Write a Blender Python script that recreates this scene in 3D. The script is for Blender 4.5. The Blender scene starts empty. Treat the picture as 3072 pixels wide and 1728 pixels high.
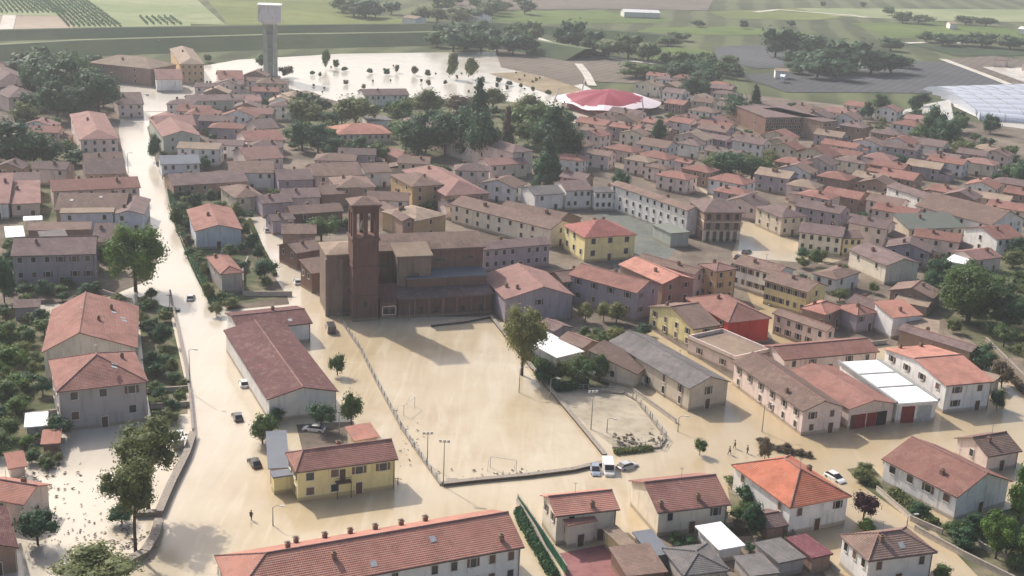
import bpy, bmesh, math, random
from mathutils import Vector, Matrix, noise
random.seed(7)
SC = bpy.context.scene
COL = SC.collection
# ------------------------------------------------------------------ camera
TH = math.radians(17.35); RO = math.radians(2.6); F = 3721.0; CH = 97.0
_f = Vector((0, math.cos(TH), -math.sin(TH))); _u = Vector((0, math.sin(TH), math.cos(TH))); _r = Vector((1, 0, 0))
CU = _u * math.cos(RO) - _r * math.sin(RO); CR = _r * math.cos(RO) + _u * math.sin(RO)
CAMP = Vector((0, 0, CH))
cd = bpy.data.cameras.new('camera'); cam = bpy.data.objects.new('camera', cd); COL.objects.link(cam)
cam.matrix_world = Matrix((( CR.x, CU.x, -_f.x, 0), (CR.y, CU.y, -_f.y, 0), (CR.z, CU.z, -_f.z, CH), (0, 0, 0, 1)))
cd.sensor_width = 36; cd.lens = 36 * F / 3072; cd.clip_end = 6000; cd.clip_start = 1
SC.camera = cam
# ------------------------------------------------------------------ sky, sun, exposure
SUN_EL = math.radians(40); SUN_H = Vector((-.66, .75, 0)).normalized()
w = bpy.data.worlds.new('World'); SC.world = w; w.use_nodes = True
nt = w.node_tree; nt.nodes.clear()
o_ = nt.nodes.new('ShaderNodeOutputWorld'); b_ = nt.nodes.new('ShaderNodeBackground'); s_ = nt.nodes.new('ShaderNodeTexSky')
s_.sky_type = 'NISHITA'; s_.sun_disc = False; s_.sun_elevation = SUN_EL
s_.sun_rotation = math.atan2(SUN_H.x, SUN_H.y); s_.air_density = 1.0; s_.dust_density = 4.5; s_.ozone_density = 1.0
b_.inputs[1].default_value = 0.115
nt.links.new(s_.outputs[0], b_.inputs[0]); nt.links.new(b_.outputs[0], o_.inputs[0])
sl = bpy.data.lights.new('sun', 'SUN'); so = bpy.data.objects.new('sun', sl); COL.objects.link(so)
sl.energy = 3.7; sl.angle = math.radians(1.2); sl.color = (1.0, .94, .86)
sd = SUN_H * math.cos(SUN_EL) + Vector((0, 0, math.sin(SUN_EL)))
so.rotation_euler = sd.to_track_quat('Z', 'Y').to_euler()
SC.view_settings.view_transform = 'Standard'; SC.view_settings.look = 'None'
SC.view_settings.gamma = 1; SC.view_settings.exposure = 0.4
SC.render.engine = 'CYCLES'
SC.cycles.max_bounces = 4; SC.cycles.diffuse_bounces = 3; SC.cycles.volume_bounces = 0
# ------------------------------------------------------------------ pixel <-> ground helpers (D = 2576x1449 view of the photo)
K = 3072 / 2576
CX = (0, 628.9, 1257.8, 1905.1); CY = (0, 377.3, 712.7, 1029.7)
def D(c, p):
    if c == 'D': return p
    return (CX[int(c[0])] + p[0] * .2894, CY[int(c[1])] + p[1] * .2894)
def G(p, z=0.0):
    d = _f * F + CR * (p[0] * K - 1536) - CU * (p[1] * K - 864)
    return CAMP + d * ((z - CH) / d.z)
def proj(v):
    q = v - CAMP; dd = q.dot(_f)
    return ((q.dot(CR) * F / dd + 1536) / K, (864 - q.dot(CU) * F / dd) / K)
def height(g, ytop):
    lo, hi = 0, 90
    for _ in range(30):
        m = (lo + hi) / 2
        if proj(Vector((g.x, g.y, m)))[1] > ytop: lo = m
        else: hi = m
    return lo
# ------------------------------------------------------------------ materials
MC = {}
def nodes(name, rough=.8, spec=.3):
    m = bpy.data.materials.new(name); m.use_nodes = True; n = m.node_tree
    b = n.nodes['Principled BSDF']; b.inputs['Roughness'].default_value = rough
    b.inputs['Specular IOR Level'].default_value = spec
    return m, n, b
def mixc(n, a, b, fac, mode='MIX'):
    x = n.nodes.new('ShaderNodeMix'); x.data_type = 'RGBA'; x.blend_type = mode
    for s, v in ((x.inputs['Factor'], fac), (x.inputs['A'], a), (x.inputs['B'], b)):
        if hasattr(v, 'is_output'): n.links.new(v, s)
        else: s.default_value = v if not isinstance(v, tuple) else (*v[:3], 1)
    return x.outputs['Result']
def tex(n, scale, detail=4, co='Object', kind='ShaderNodeTexNoise', rough=.6):
    tc = n.nodes.new('ShaderNodeTexCoord'); t = n.nodes.new(kind)
    n.links.new(tc.outputs[co], t.inputs['Vector']); t.inputs['Scale'].default_value = scale
    if kind == 'ShaderNodeTexNoise':
        t.inputs['Detail'].default_value = detail; t.inputs['Roughness'].default_value = rough
    return t
def ramp(n, src, a, b, lo=0.0, hi=1.0):
    r = n.nodes.new('ShaderNodeMapRange'); n.links.new(src, r.inputs['Value'])
    r.inputs['From Min'].default_value = a; r.inputs['From Max'].default_value = b
    r.inputs['To Min'].default_value = lo; r.inputs['To Max'].default_value = hi
    return r.outputs[0]
def sc(c, k): return tuple(min(1, x * k) for x in c)
def plain(name, c, rough=.7, spec=.3, metal=0):
    if name in MC: return MC[name]
    m, n, b = nodes(name, rough, spec); b.inputs['Metallic'].default_value = metal
    t = tex(n, 1.7, 3)
    n.links.new(mixc(n, sc(c, .8), sc(c, 1.15), ramp(n, t.outputs['Fac'], .3, .7)), b.inputs['Base Color'])
    MC[name] = m; return m
ROOFC = dict(terra=(.47, .225, .175), orange=(.50, .175, .11), brown=(.22, .15, .125), maroon=(.16, .075, .075), red=(.38, .15, .13),
             pink=(.32, .185, .165), grey=(.165, .155, .155), mauve=(.19, .135, .13), slate=(.20, .21, .24), green=(.185, .20, .175),
             white=(.80, .80, .80), tan=(.33, .25, .19), redbrown=(.29, .145, .12), glass=(.30, .33, .38), wine=(.20, .075, .09))
WALLC = dict(white=(.83, .80, .765), cream=(.80, .71, .57), yellow=(.80, .69, .36), paley=(.78, .71, .46), pinkw=(.75, .61, .545), grey=(.47, .43, .405),
             brick=(.235, .14, .11), ochre=(.58, .40, .22), mauvew=(.40, .34, .38), redw=(.58, .07, .05), beige=(.62, .54, .43), stone=(.245, .185, .15),
             blue=(.66, .69, .74), brownw=(.35, .24, .19), greenw=(.42, .45, .40), dkbrick=(.165, .095, .08))
def roofmat(k):
    key = 'roof ' + k
    if key in MC: return MC[key]
    c = ROOFC[k]; m, n, b = nodes(key, .85, .15)
    smooth = k in ('white', 'slate', 'glass', 'green')
    big = tex(n, .22, 5); fine = tex(n, 2.6, 2)
    oi = n.nodes.new('ShaderNodeObjectInfo')
    base = mixc(n, sc(c, .84), sc(c, 1.2), ramp(n, oi.outputs['Random'], 0, 1))
    x = mixc(n, base, sc(c, .58), ramp(n, big.outputs['Fac'], .42, .74, 0, .35 if smooth else .75))
    x = mixc(n, x, (.42, .36, .30) if not smooth else sc(c, 1.1), ramp(n, fine.outputs['Fac'], .55, .8, 0, .12 if smooth else .38))
    vo = n.nodes.new('ShaderNodeTexVoronoi'); vo.inputs['Scale'].default_value = 1.1; tcv = n.nodes.new('ShaderNodeTexCoord'); n.links.new(tcv.outputs['Object'], vo.inputs['Vector'])
    if not smooth:
        sv = n.nodes.new('ShaderNodeSeparateColor'); n.links.new(vo.outputs['Color'], sv.inputs[0])
        x = mixc(n, x, sc(c, .55), ramp(n, sv.outputs[0], .7, .95, 0, .28)); x = mixc(n, x, (.40, .31, .25), ramp(n, sv.outputs[1], .8, .95, 0, .16))
    n.links.new(x, b.inputs['Base Color'])
    if not smooth:
        # courses of curved tiles: a bump from two crossed waves
        tc = n.nodes.new('ShaderNodeTexCoord')
        w1 = n.nodes.new('ShaderNodeTexWave'); w1.bands_direction = 'X'; w1.inputs['Scale'].default_value = 1.1
        w2 = n.nodes.new('ShaderNodeTexWave'); w2.bands_direction = 'Y'; w2.inputs['Scale'].default_value = .9
        n.links.new(tc.outputs['Object'], w1.inputs[0]); n.links.new(tc.outputs['Object'], w2.inputs[0])
        ad = n.nodes.new('ShaderNodeMath'); n.links.new(w1.outputs['Fac'], ad.inputs[0]); n.links.new(w2.outputs['Fac'], ad.inputs[1])
        ad2 = n.nodes.new('ShaderNodeMath'); n.links.new(ad.outputs[0], ad2.inputs[0]); n.links.new(fine.outputs['Fac'], ad2.inputs[1])
        bp = n.nodes.new('ShaderNodeBump'); bp.inputs['Strength'].default_value = .45; bp.inputs['Distance'].default_value = .12
        n.links.new(ad2.outputs[0], bp.inputs['Height']); n.links.new(bp.outputs[0], b.inputs['Normal'])
    MC[key] = m; return m
def wallmat(k):
    key = 'wall ' + k
    if key in MC: return MC[key]
    c = WALLC[k]; m, n, b = nodes(key, .9, .15)
    t = tex(n, .35, 5); t2 = tex(n, 2.2, 3)
    oi = n.nodes.new('ShaderNodeObjectInfo')
    x = mixc(n, sc(c, .88), sc(c, 1.08), ramp(n, oi.outputs['Random'], 0, 1))
    x = mixc(n, x, sc(c, .66), ramp(n, t.outputs['Fac'], .45, .75, 0, .6))
    x = mixc(n, x, sc(c, .8), ramp(n, t2.outputs['Fac'], .5, .8, 0, .5))
    tcs = n.nodes.new('ShaderNodeTexCoord'); mps = n.nodes.new('ShaderNodeMapping'); mps.inputs['Scale'].default_value = (1, 1, .12); n.links.new(tcs.outputs['Object'], mps.inputs[0])
    ts = n.nodes.new('ShaderNodeTexNoise'); ts.inputs['Scale'].default_value = 1.3; ts.inputs['Detail'].default_value = 5; n.links.new(mps.outputs[0], ts.inputs['Vector'])
    x = mixc(n, x, sc(c, .5), ramp(n, ts.outputs['Fac'], .53, .75, 0, .65))
    # muddy tide mark left by the flood on the foot of the wall
    tc = n.nodes.new('ShaderNodeTexCoord'); sp = n.nodes.new('ShaderNodeSeparateXYZ'); n.links.new(tc.outputs['Object'], sp.inputs[0])
    x = mixc(n, x, (.30, .24, .16), ramp(n, sp.outputs['Z'], .55, .9, .7, 0))
    n.links.new(x, b.inputs['Base Color'])
    if 'brick' in k:
        br = tex(n, 1.5, kind='ShaderNodeTexBrick'); bp = n.nodes.new('ShaderNodeBump'); bp.inputs['Strength'].default_value = .3
        n.links.new(br.outputs['Fac'], bp.inputs['Height']); n.links.new(bp.outputs[0], b.inputs['Normal'])
    MC[key] = m; return m
def leafmat(k, c, c2):
    m, n, b = nodes('leaves ' + k, .6, .25)
    t = tex(n, 1.3, 3); t2 = tex(n, 5, 2)
    oi = n.nodes.new('ShaderNodeObjectInfo')
    x = mixc(n, c, c2, ramp(n, t.outputs['Fac'], .35, .68))
    x = mixc(n, x, sc(c, .6), ramp(n, t2.outputs['Fac'], .5, .7, 0, .5))
    x = mixc(n, x, sc(c2, 1.25), ramp(n, oi.outputs['Random'], 0, 1, 0, .3))
    n.links.new(x, b.inputs['Base Color'])
    tr = n.nodes.new('ShaderNodeBsdfTranslucent'); n.links.new(x, tr.inputs['Color']); mx = n.nodes.new('ShaderNodeMixShader'); mx.inputs[0].default_value = .4
    n.links.new(b.outputs[0], mx.inputs[1]); n.links.new(tr.outputs[0], mx.inputs[2]); n.links.new(mx.outputs[0], n.nodes['Material Output'].inputs['Surface'])
    MC['leaf ' + k] = m; return m
leafmat('dark', (.03, .08, .04), (.07, .15, .065)); leafmat('mid', (.06, .11, .035), (.13, .20, .06))
leafmat('bright', (.075, .15, .03), (.15, .24, .05)); leafmat('olive', (.105, .13, .045), (.20, .23, .085))
leafmat('yellow', (.17, .185, .06), (.30, .30, .11)); leafmat('wine', (.035, .012, .016), (.07, .022, .028))
leafmat('brown', (.12, .095, .06), (.19, .15, .10))
def water_mat():
    m, n, b = nodes('muddy water', .12, .5)
    t = tex(n, .012, 5, 'Object'); t2 = tex(n, .06, 5, 'Object'); t3 = tex(n, .9, 4, 'Object')
    x = mixc(n, (.47, .375, .24), (.60, .52, .39), ramp(n, t.outputs['Fac'], .4, .62))
    x = mixc(n, x, (.37, .28, .165), ramp(n, t2.outputs['Fac'], .5, .76, 0, .65))
    tc = n.nodes.new('ShaderNodeTexCoord'); mp = n.nodes.new('ShaderNodeMapping'); n.links.new(tc.outputs['Object'], mp.inputs[0])
    mp.inputs['Rotation'].default_value = (0, 0, -.35); mp.inputs['Scale'].default_value = (1, .12, 1)
    t4 = n.nodes.new('ShaderNodeTexNoise'); t4.inputs['Scale'].default_value = .45; t4.inputs['Detail'].default_value = 6; t4.inputs['Distortion'].default_value = .8; n.links.new(mp.outputs[0], t4.inputs['Vector'])
    x = mixc(n, x, (.68, .62, .50), ramp(n, t4.outputs['Fac'], .52, .72, 0, .3)); x = mixc(n, x, (.33, .25, .15), ramp(n, t4.outputs['Fac'], .46, .26, 0, .22))
    tg = n.nodes.new('ShaderNodeTexCoord'); sx = n.nodes.new('ShaderNodeSeparateXYZ'); n.links.new(tg.outputs['Object'], sx.inputs[0])
    # silt: browner water in the eastern lanes; sky reflection painted pale on the open lake
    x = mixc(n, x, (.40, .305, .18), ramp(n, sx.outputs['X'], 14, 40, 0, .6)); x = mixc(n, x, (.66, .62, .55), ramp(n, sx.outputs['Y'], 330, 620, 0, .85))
    x = mixc(n, x, (.58, .53, .46), ramp(n, sx.outputs['X'], -38, -70, 0, .7))  # sun glare along the left street, painted into the water colour
    n.links.new(x, b.inputs['Base Color'])
    n.links.new(ramp(n, t2.outputs['Fac'], .3, .7, .1, .28), b.inputs['Roughness'])
    bp = n.nodes.new('ShaderNodeBump'); bp.inputs['Strength'].default_value = .07; bp.inputs['Distance'].default_value = .08
    n.links.new(t3.outputs['Fac'], bp.inputs['Height']); n.links.new(bp.outputs[0], b.inputs['Normal'])
    return m
def ground_mat(name, c, c2, s1=.02, s2=.4, rows=None, c3=None):
    m, n, b = nodes(name, .95, .1)
    t = tex(n, s1, 5); t2 = tex(n, s2, 4)
    x = mixc(n, c, c2, ramp(n, t.outputs['Fac'], .38, .64))
    x = mixc(n, x, sc(c, .6), ramp(n, t2.outputs['Fac'], .48, .75, 0, .6))
    if rows:
        mp = n.nodes.new('ShaderNodeMapping'); tc = n.nodes.new('ShaderNodeTexCoord'); n.links.new(tc.outputs['Object'], mp.inputs[0])
        mp.inputs['Rotation'].default_value = (0, 0, rows[0])
        wv = n.nodes.new('ShaderNodeTexWave'); wv.inputs['Scale'].default_value = rows[1]; wv.inputs['Distortion'].default_value = 1.5
        n.links.new(mp.outputs[0], wv.inputs[0])
        x = mixc(n, x, c3 or sc(c, .5), ramp(n, wv.outputs['Fac'], .4, .8, 0, rows[2]))
    n.links.new(x, b.inputs['Base Color']); return m
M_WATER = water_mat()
M_TOWN = ground_mat('town ground', (.13, .105, .085), (.26, .215, .17), .05, .6)
M_YARD = ground_mat('yard grass', (.06, .085, .035), (.22, .19, .13), .12, .8)
M_GLASS = plain('window glass', (.03, .032, .036), .15, .5)
M_FRAME = plain('window frame', (.62, .58, .52)); M_FRAMED = plain('dark frame', (.10, .07, .05))
M_SHUT = plain('shutters', (.16, .10, .075)); M_SHUTG = plain('green shutters', (.05, .10, .07))
M_DOOR = plain('door wood', (.12, .065, .04)); M_CHIM = plain('chimney plaster', (.26, .16, .12), .9)
M_BARK = plain('bark', (.085, .06, .045), .95); M_METAL = plain('lamp metal', (.28, .29, .29), .45, .5, .5)
M_TYRE = plain('tyre rubber', (.02, .02, .02)); M_CONC = plain('concrete', (.40, .38, .35), .9)
# ------------------------------------------------------------------ mesh helpers
class MB:
    def __init__(s): s.v = []; s.f = []; s.m = []
    def box(s, x0, y0, z0, x1, y1, z1, mi=0):
        n = len(s.v)
        s.v += [(x0,y0,z0),(x1,y0,z0),(x1,y1,z0),(x0,y1,z0),(x0,y0,z1),(x1,y0,z1),(x1,y1,z1),(x0,y1,z1)]
        for q in ((0,3,2,1),(4,5,6,7),(0,1,5,4),(1,2,6,5),(2,3,7,6),(3,0,4,7)): s.f.append(tuple(n+i for i in q)); s.m.append(mi)
        return s
    def poly(s, pts, mi=0):
        n = len(s.v); s.v += [tuple(p) for p in pts]; s.f.append(tuple(range(n, n+len(pts)))); s.m.append(mi); return s
    def prism(s, outline, h0, h1, mi=0):
        n = len(s.v); k = len(outline)
        s.v += [(x,y,h0) for x,y in outline] + [(x,y,h1) for x,y in outline]
        s.f.append(tuple(n+i for i in reversed(range(k)))); s.f.append(tuple(n+k+i for i in range(k))); s.m += [mi, mi]
        for i in range(k):
            j = (i+1) % k; s.f.append((n+i, n+j, n+k+j, n+k+i)); s.m.append(mi)
        return s
    def tube(s, pts, rads, seg=7, mi=0, cap=True):
        rings = []
        for i, p in enumerate(pts):
            p = Vector(p); a = Vector(pts[max(i-1, 0)]); b = Vector(pts[min(i+1, len(pts)-1)])
            d = (b-a).normalized(); x = d.orthogonal().normalized(); y = d.cross(x)
            n = len(s.v); rings.append(n)
            for k in range(seg):
                an = 2*math.pi*k/seg; s.v.append(tuple(p + (x*math.cos(an) + y*math.sin(an))*rads[i]))
        for a, b in zip(rings, rings[1:]):
            for k in range(seg):
                j = (k+1) % seg; s.f.append((a+k, a+j, b+j, b+k)); s.m.append(mi)
        if cap:
            s.f.append(tuple(rings[0]+k for k in reversed(range(seg)))); s.f.append(tuple(rings[-1]+k for k in range(seg))); s.m += [mi, mi]
        return s
    def shell(s, vs, fs, t, mi=0):
        n = len(s.v); k = len(vs); s.v += list(vs) + [(x,y,z-t) for x,y,z in vs]; E = {}
        for f in fs:
            s.f.append(tuple(n+i for i in f)); s.f.append(tuple(n+k+i for i in reversed(f))); s.m += [mi, mi]
            for a, b in zip(f, f[1:]+f[:1]): E[(a,b)] = 1
        for a, b in list(E):
            if (b,a) not in E: s.f.append((n+b, n+a, n+k+a, n+k+b)); s.m.append(mi)
        return s
    def mesh(s, name, mats):
        me = bpy.data.meshes.new(name); me.from_pydata(s.v, [], s.f)
        for m in mats: me.materials.append(m)
        if any(s.m): me.polygons.foreach_set('material_index', s.m)
        me.update(); return me
def link(name, data, parent=None, loc=None, rz=None):
    o = bpy.data.objects.new(name, data); COL.objects.link(o)
    if parent: o.parent = parent
    if loc is not None: o.location = loc
    if rz is not None: o.rotation_euler = (0, 0, rz)
    return o
TOP = []
def tag(o, label, cat, group=None):
    o['label'] = label; o['category'] = cat
    if group: o['group'] = group
    TOP.append(o); return o
def struct(name, me):
    o = link(name, me); o['kind'] = 'structure'; return o
def flat(name, pts, z, mat, c='D', inset=0):
    bm = bmesh.new(); vs = []
    for p in pts:
        g = G(D(c, p), z); vs.append(bm.verts.new(g))
    f = bm.faces.new(vs); bm.normal_update()
    if f.normal.z < 0: f.normal_flip()
    bmesh.ops.triangulate(bm, faces=[f])
    me = bpy.data.meshes.new(name); bm.to_mesh(me); bm.free(); me.materials.append(mat)
    return struct(name, me)
def inpoly(p, poly):
    c = False; j = len(poly)-1
    for i in range(len(poly)):
        a, b = poly[i], poly[j]
        if (a[1] > p[1]) != (b[1] > p[1]) and p[0] < (b[0]-a[0])*(p[1]-a[1])/(b[1]-a[1])+a[0]: c = not c
        j = i
    return c
# ------------------------------------------------------------------ ground, water, fields
g = MB(); g.poly([(-2500,-300,-.12),(2500,-300,-.12),(2500,3200,-.12),(-2500,3200,-.12)])
struct('ground', g.mesh('ground', [ground_mat('farmland', (.055, .07, .035), (.10, .115, .055), .006, .03, (.15, .010, .3), (.22, .24, .12))]))
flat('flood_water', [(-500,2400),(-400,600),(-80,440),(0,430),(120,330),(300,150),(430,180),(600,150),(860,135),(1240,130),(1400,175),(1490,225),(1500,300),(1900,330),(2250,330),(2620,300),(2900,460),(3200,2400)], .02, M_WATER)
BLOCKS = {
 'a': [(424,425),(520,400),(590,470),(638,610),(722,745),(728,765),(575,780),(530,740),(480,640)],
 'c': [(395,420),(370,320),(430,270),(560,195),(700,215),(850,255),(1250,265),(1500,330),(1700,430),(1870,560),(1840,640),(1890,760),(1960,880),(1940,930),(1850,960),(1640,830),(1520,930),(1400,885),(1240,797),(850,795),(776,700),(702,575),(656,498),(600,455),(560,455)],
 'd': [(1890,560),(2080,630),(2250,590),(2900,500),(2760,350),(2620,330),(2250,280),(1650,210),(1500,330),(1720,440)],
 'e': [(1895,650),(2080,665),(2250,615),(2640,560),(2640,1010),(2480,900),(2400,850),(2140,885),(2050,845),(1960,730)],
 'f': [(-360,790),(-260,330),(-60,300),(60,150),(290,175),(310,260),(298,330),(318,430),(345,500),(372,560),(395,620),(385,700),(240,760)],
}
for k in BLOCKS: flat('town_ground', BLOCKS[k], .05, M_TOWN)
flat('lawn', [(430,470),(590,480),(610,620),(682,700),(700,750),(575,770),(535,735),(480,640)], .06, M_YARD)
flat('lawn', [(0,560),(0,480),(130,330),(190,430),(200,520),(100,600)], .06, M_YARD)
flat('lawn', [(2300,640),(2576,600),(2640,760),(2640,900),(2500,900),(2380,810)], .06, M_YARD)
flat('lawn', [(700,265),(1200,245),(1440,275),(1450,410),(1250,420),(980,370),(740,370)], .06, M_YARD)
flat('lawn', [(-40,1000),(-40,790),(90,760),(160,1000),(150,1140),(-40,1150)], .06, M_YARD)
flat('lawn', [(345,745),(425,775),(466,960),(472,1040),(380,1050),(365,960)], .05, M_YARD)
flat('lawn', [(2350,1335),(2640,1250),(2640,1500),(2490,1480)], .05, M_YARD)
flat('lawn', [(1830,1225),(1905,1255),(1945,1345),(1850,1350)], .05, M_YARD)
flat('lawn', [(1385,895),(1500,850),(1560,880),(1530,975),(1400,975),(1330,890)], .055, M_YARD)
flat('lawn', [(2130,1180),(2190,1170),(2300,1290),(2360,1320),(2330,1335),(2180,1230)], .05, M_YARD)
flat('yard', [(1650,1330),(1880,1310),(2040,1370),(2100,1500),(1640,1500)], .05, M_TOWN)
flat('yard', [(745,1068),(890,1060),(900,1120),(760,1130)], .05, M_TOWN)
M_FT = ground_mat('bare field', (.33, .27, .21), (.42, .35, .28), .01, .1)
M_FP = ground_mat('pale stubble', (.20, .25, .12), (.30, .32, .18), .008, .05)
M_FO = ground_mat('olive meadow', (.12, .15, .045), (.18, .21, .07), .008, .05)
M_FS = ground_mat('slate ploughland', (.085, .09, .095), (.13, .135, .145), .01, .08, (.5, .06, .3))
M_FB = ground_mat('mauve ploughland', (.15, .125, .105), (.20, .17, .14), .01, .1, (.5, .05, .3))
M_FD = ground_mat('dark grass', (.035, .06, .032), (.07, .095, .045), .01, .05)
M_FY = ground_mat('green meadow', (.085, .13, .035), (.135, .18, .055), .008, .04)
fields = [
 ('field', [(-60,38),(180,41),(184,72),(-60,76)], M_FT), ('field', [(300,-20),(470,-20),(500,3),(566,62),(485,60),(385,38)], M_FP),
 ('field', [(505,-20),(860,-20),(890,36),(1040,48),(1100,64),(574,62)], M_FO), ('field', [(1160,30),(1500,26),(1700,50),(1660,58),(1360,60),(1180,48)], M_FY),
 ('field', [(1630,70),(1840,66),(2060,84),(1840,90),(1600,80)], M_FY), ('field', [(2000,20),(2576,24),(2640,38),(2640,56),(2340,52),(2100,40)], M_FP),
 ('field', [(1780,30),(2000,20),(2120,44),(2040,52),(1830,46)], M_FO), ('field', [(2140,58),(2350,56),(2640,80),(2640,100),(2240,96)], M_FY),
 ('field', [(1800,118),(1905,112),(2080,130),(2080,165),(1900,172),(1800,150)], M_FS), ('field', [(1850,188),(2080,176),(2260,150),(2390,158),(2590,222),(2420,236),(2180,232),(1980,232)], M_FS),
 ('field', [(2360,150),(2500,140),(2640,160),(2640,225),(2592,222),(2440,178)], M_FB), ('field', [(1400,145),(1560,150),(1720,185),(1600,210),(1500,205)], M_FB),
 ('field', [(1245,122),(1400,135),(1480,172),(1480,205),(1440,215),(1370,192),(1260,168)], M_FB), ('field', [(1630,150),(1800,160),(1850,185),(1780,215),(1640,205)], M_FD),
 ('field', [(1130,2),(1480,-10),(1800,-10),(1780,26),(1500,22),(1160,26)], M_FB), ('field', [(0,150),(60,140),(330,150),(150,180),(-40,175)], M_FD),
 ('field', [(1640,120),(1700,118),(1790,130),(1800,158),(1630,148)], M_FY), ('field', [(2280,108),(2620,120),(2620,140),(2400,140)], M_FD)]
for i, (nm, pts, m) in enumerate(fields): flat(nm, pts, .06 + .012*i, m)
M_PATH = ground_mat('pale track', (.50, .46, .40), (.62, .58, .52), .05, .3)
def strip(name, pts, w, z, mat):
    P = [G(p, z) for p in pts]; m = MB(); L = []; R_ = []
    for i, p in enumerate(P):
        d = (P[min(i+1, len(P)-1)] - P[max(i-1, 0)]).normalized(); n = Vector((-d.y, d.x, 0)) * w/2
        L.append(p+n); R_.append(p-n)
    for i in range(len(P)-1): m.poly([R_[i], R_[i+1], L[i+1], L[i]])
    return struct(name, m.mesh(name, [mat]))
strip('farm_track', [(14,75),(20,56),(24,38)], 9, .35, M_PATH)
strip('country_road', [(1200,50),(1340,92),(1420,120),(1500,142),(1650,160)], 8, .35, M_PATH)
strip('farm_track', [(1455,160),(1475,185),(1490,215)], 5, .35, M_PATH)
strip('farm_track', [(1900,30),(1960,24),(2140,38),(2180,44)], 9, .36, M_PATH)
strip('farm_track', [(2280,108),(2340,106),(2420,108)], 7, .36, M_PATH)
strip('farm_track', [(2370,148),(2470,185),(2590,232)], 6, .37, M_PATH)
strip('farm_track', [(2560,170),(2600,190),(2640,200)], 22, .37, M_PATH)
strip('flooded_track', [(300,160),(340,200),(370,235),(400,280)], 14, .13, M_WATER)
flat('flooded_field', [(2390,232),(2576,228),(2660,232),(2660,310),(2480,305),(2400,268)], .35, M_WATER)
flat('flooded_field', [(2240,285),(2330,262),(2390,250),(2400,300),(2290,322)], .33, M_WATER)
flat('flooded_field', [(2470,168),(2600,170),(2660,215),(2600,215)], .36, M_WATER)
flat('muddy_court', [(1402,985),(1480,986),(1568,994),(1600,1015),(1640,1064),(1668,1106),(1652,1122),(1545,1124),(1500,1090),(1440,1035)], .05, ground_mat('pale court mud', (.36,.31,.235), (.47,.41,.32), .12, .4))
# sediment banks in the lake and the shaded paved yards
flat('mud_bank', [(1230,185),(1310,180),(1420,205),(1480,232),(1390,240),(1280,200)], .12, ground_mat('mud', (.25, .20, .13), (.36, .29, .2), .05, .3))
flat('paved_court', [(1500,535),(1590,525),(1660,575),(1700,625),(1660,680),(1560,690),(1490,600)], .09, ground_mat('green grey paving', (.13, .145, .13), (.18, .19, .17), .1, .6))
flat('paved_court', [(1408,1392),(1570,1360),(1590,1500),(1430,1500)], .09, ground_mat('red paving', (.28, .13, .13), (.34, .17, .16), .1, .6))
# two grassy embankments across the far side of the lake
def bank(name, pts, hgt, half, mat):
    P = [G(p) for p in pts]; m = MB(); rows = []
    for i, p in enumerate(P):
        d = (P[min(i+1, len(P)-1)] - P[max(i-1, 0)]).normalized(); n = Vector((-d.y, d.x, 0))
        k = len(m.v); rows.append(k)
        for off, z in ((-half, -.3), (-3, hgt), (3, hgt), (half, -.3)): m.v.append(tuple(p + n*off + Vector((0, 0, z))))
    for a, b in zip(rows, rows[1:]):
        for j in range(3): m.f.append((a+j, b+j, b+j+1, a+j+1)); m.m.append(1 if j == 1 else 0)
    return struct(name, m.mesh(name, mat))
M_CREST = ground_mat('bank crest', (.13, .16, .09), (.21, .23, .14), .03, .3)
bank('embankment', [(-120,150),(200,130),(700,113),(1100,105),(1300,118),(1480,150)], 7, 22, [M_FD, M_CREST])
bank('embankment', [(-120,98),(300,88),(800,80),(1250,74),(1500,90),(1700,108)], 5, 16, [M_FD, M_FD])
# orchard: rows of low fruit trees running away from the camera
random.seed(3)
om = MB()
for i in range(30):
    a = G((6 + i*13.0, 34 if i < 13 else 69)) if i < 24 else G((372 + (i-24)*17, 64))
    b = G((-30 + i*9.6, -16)) if i < 24 else G((352 + (i-24)*15, 44))
    n = max(4, int((b-a).length/2.2))
    for k in range(n):
        p = a.lerp(b, (k+.5)/n)
        for q in range(5):
            c = p + Vector((random.uniform(-.25,.25), random.uniform(-1.2,1.2), random.uniform(.3,2.2))); s = random.uniform(.35, .62)
            u = Vector((random.gauss(0,1), random.gauss(0,1), random.gauss(0,1))).normalized(); v = u.orthogonal().normalized()
            om.poly([c-u*s, c-v*s, c+u*s, c+v*s])
flat('field', [(-60,38),(-60,-20),(300,-20),(390,38),(480,58),(480,70),(186,74),(180,40)], .3, M_FP)
oo = link('orchard_rows', om.mesh('orchard_rows', [MC['leaf dark']])); oo['kind'] = 'stuff'; oo['label'] = 'rows of orchard trees in the far left field'
oo['category'] = 'orchard'
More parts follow.
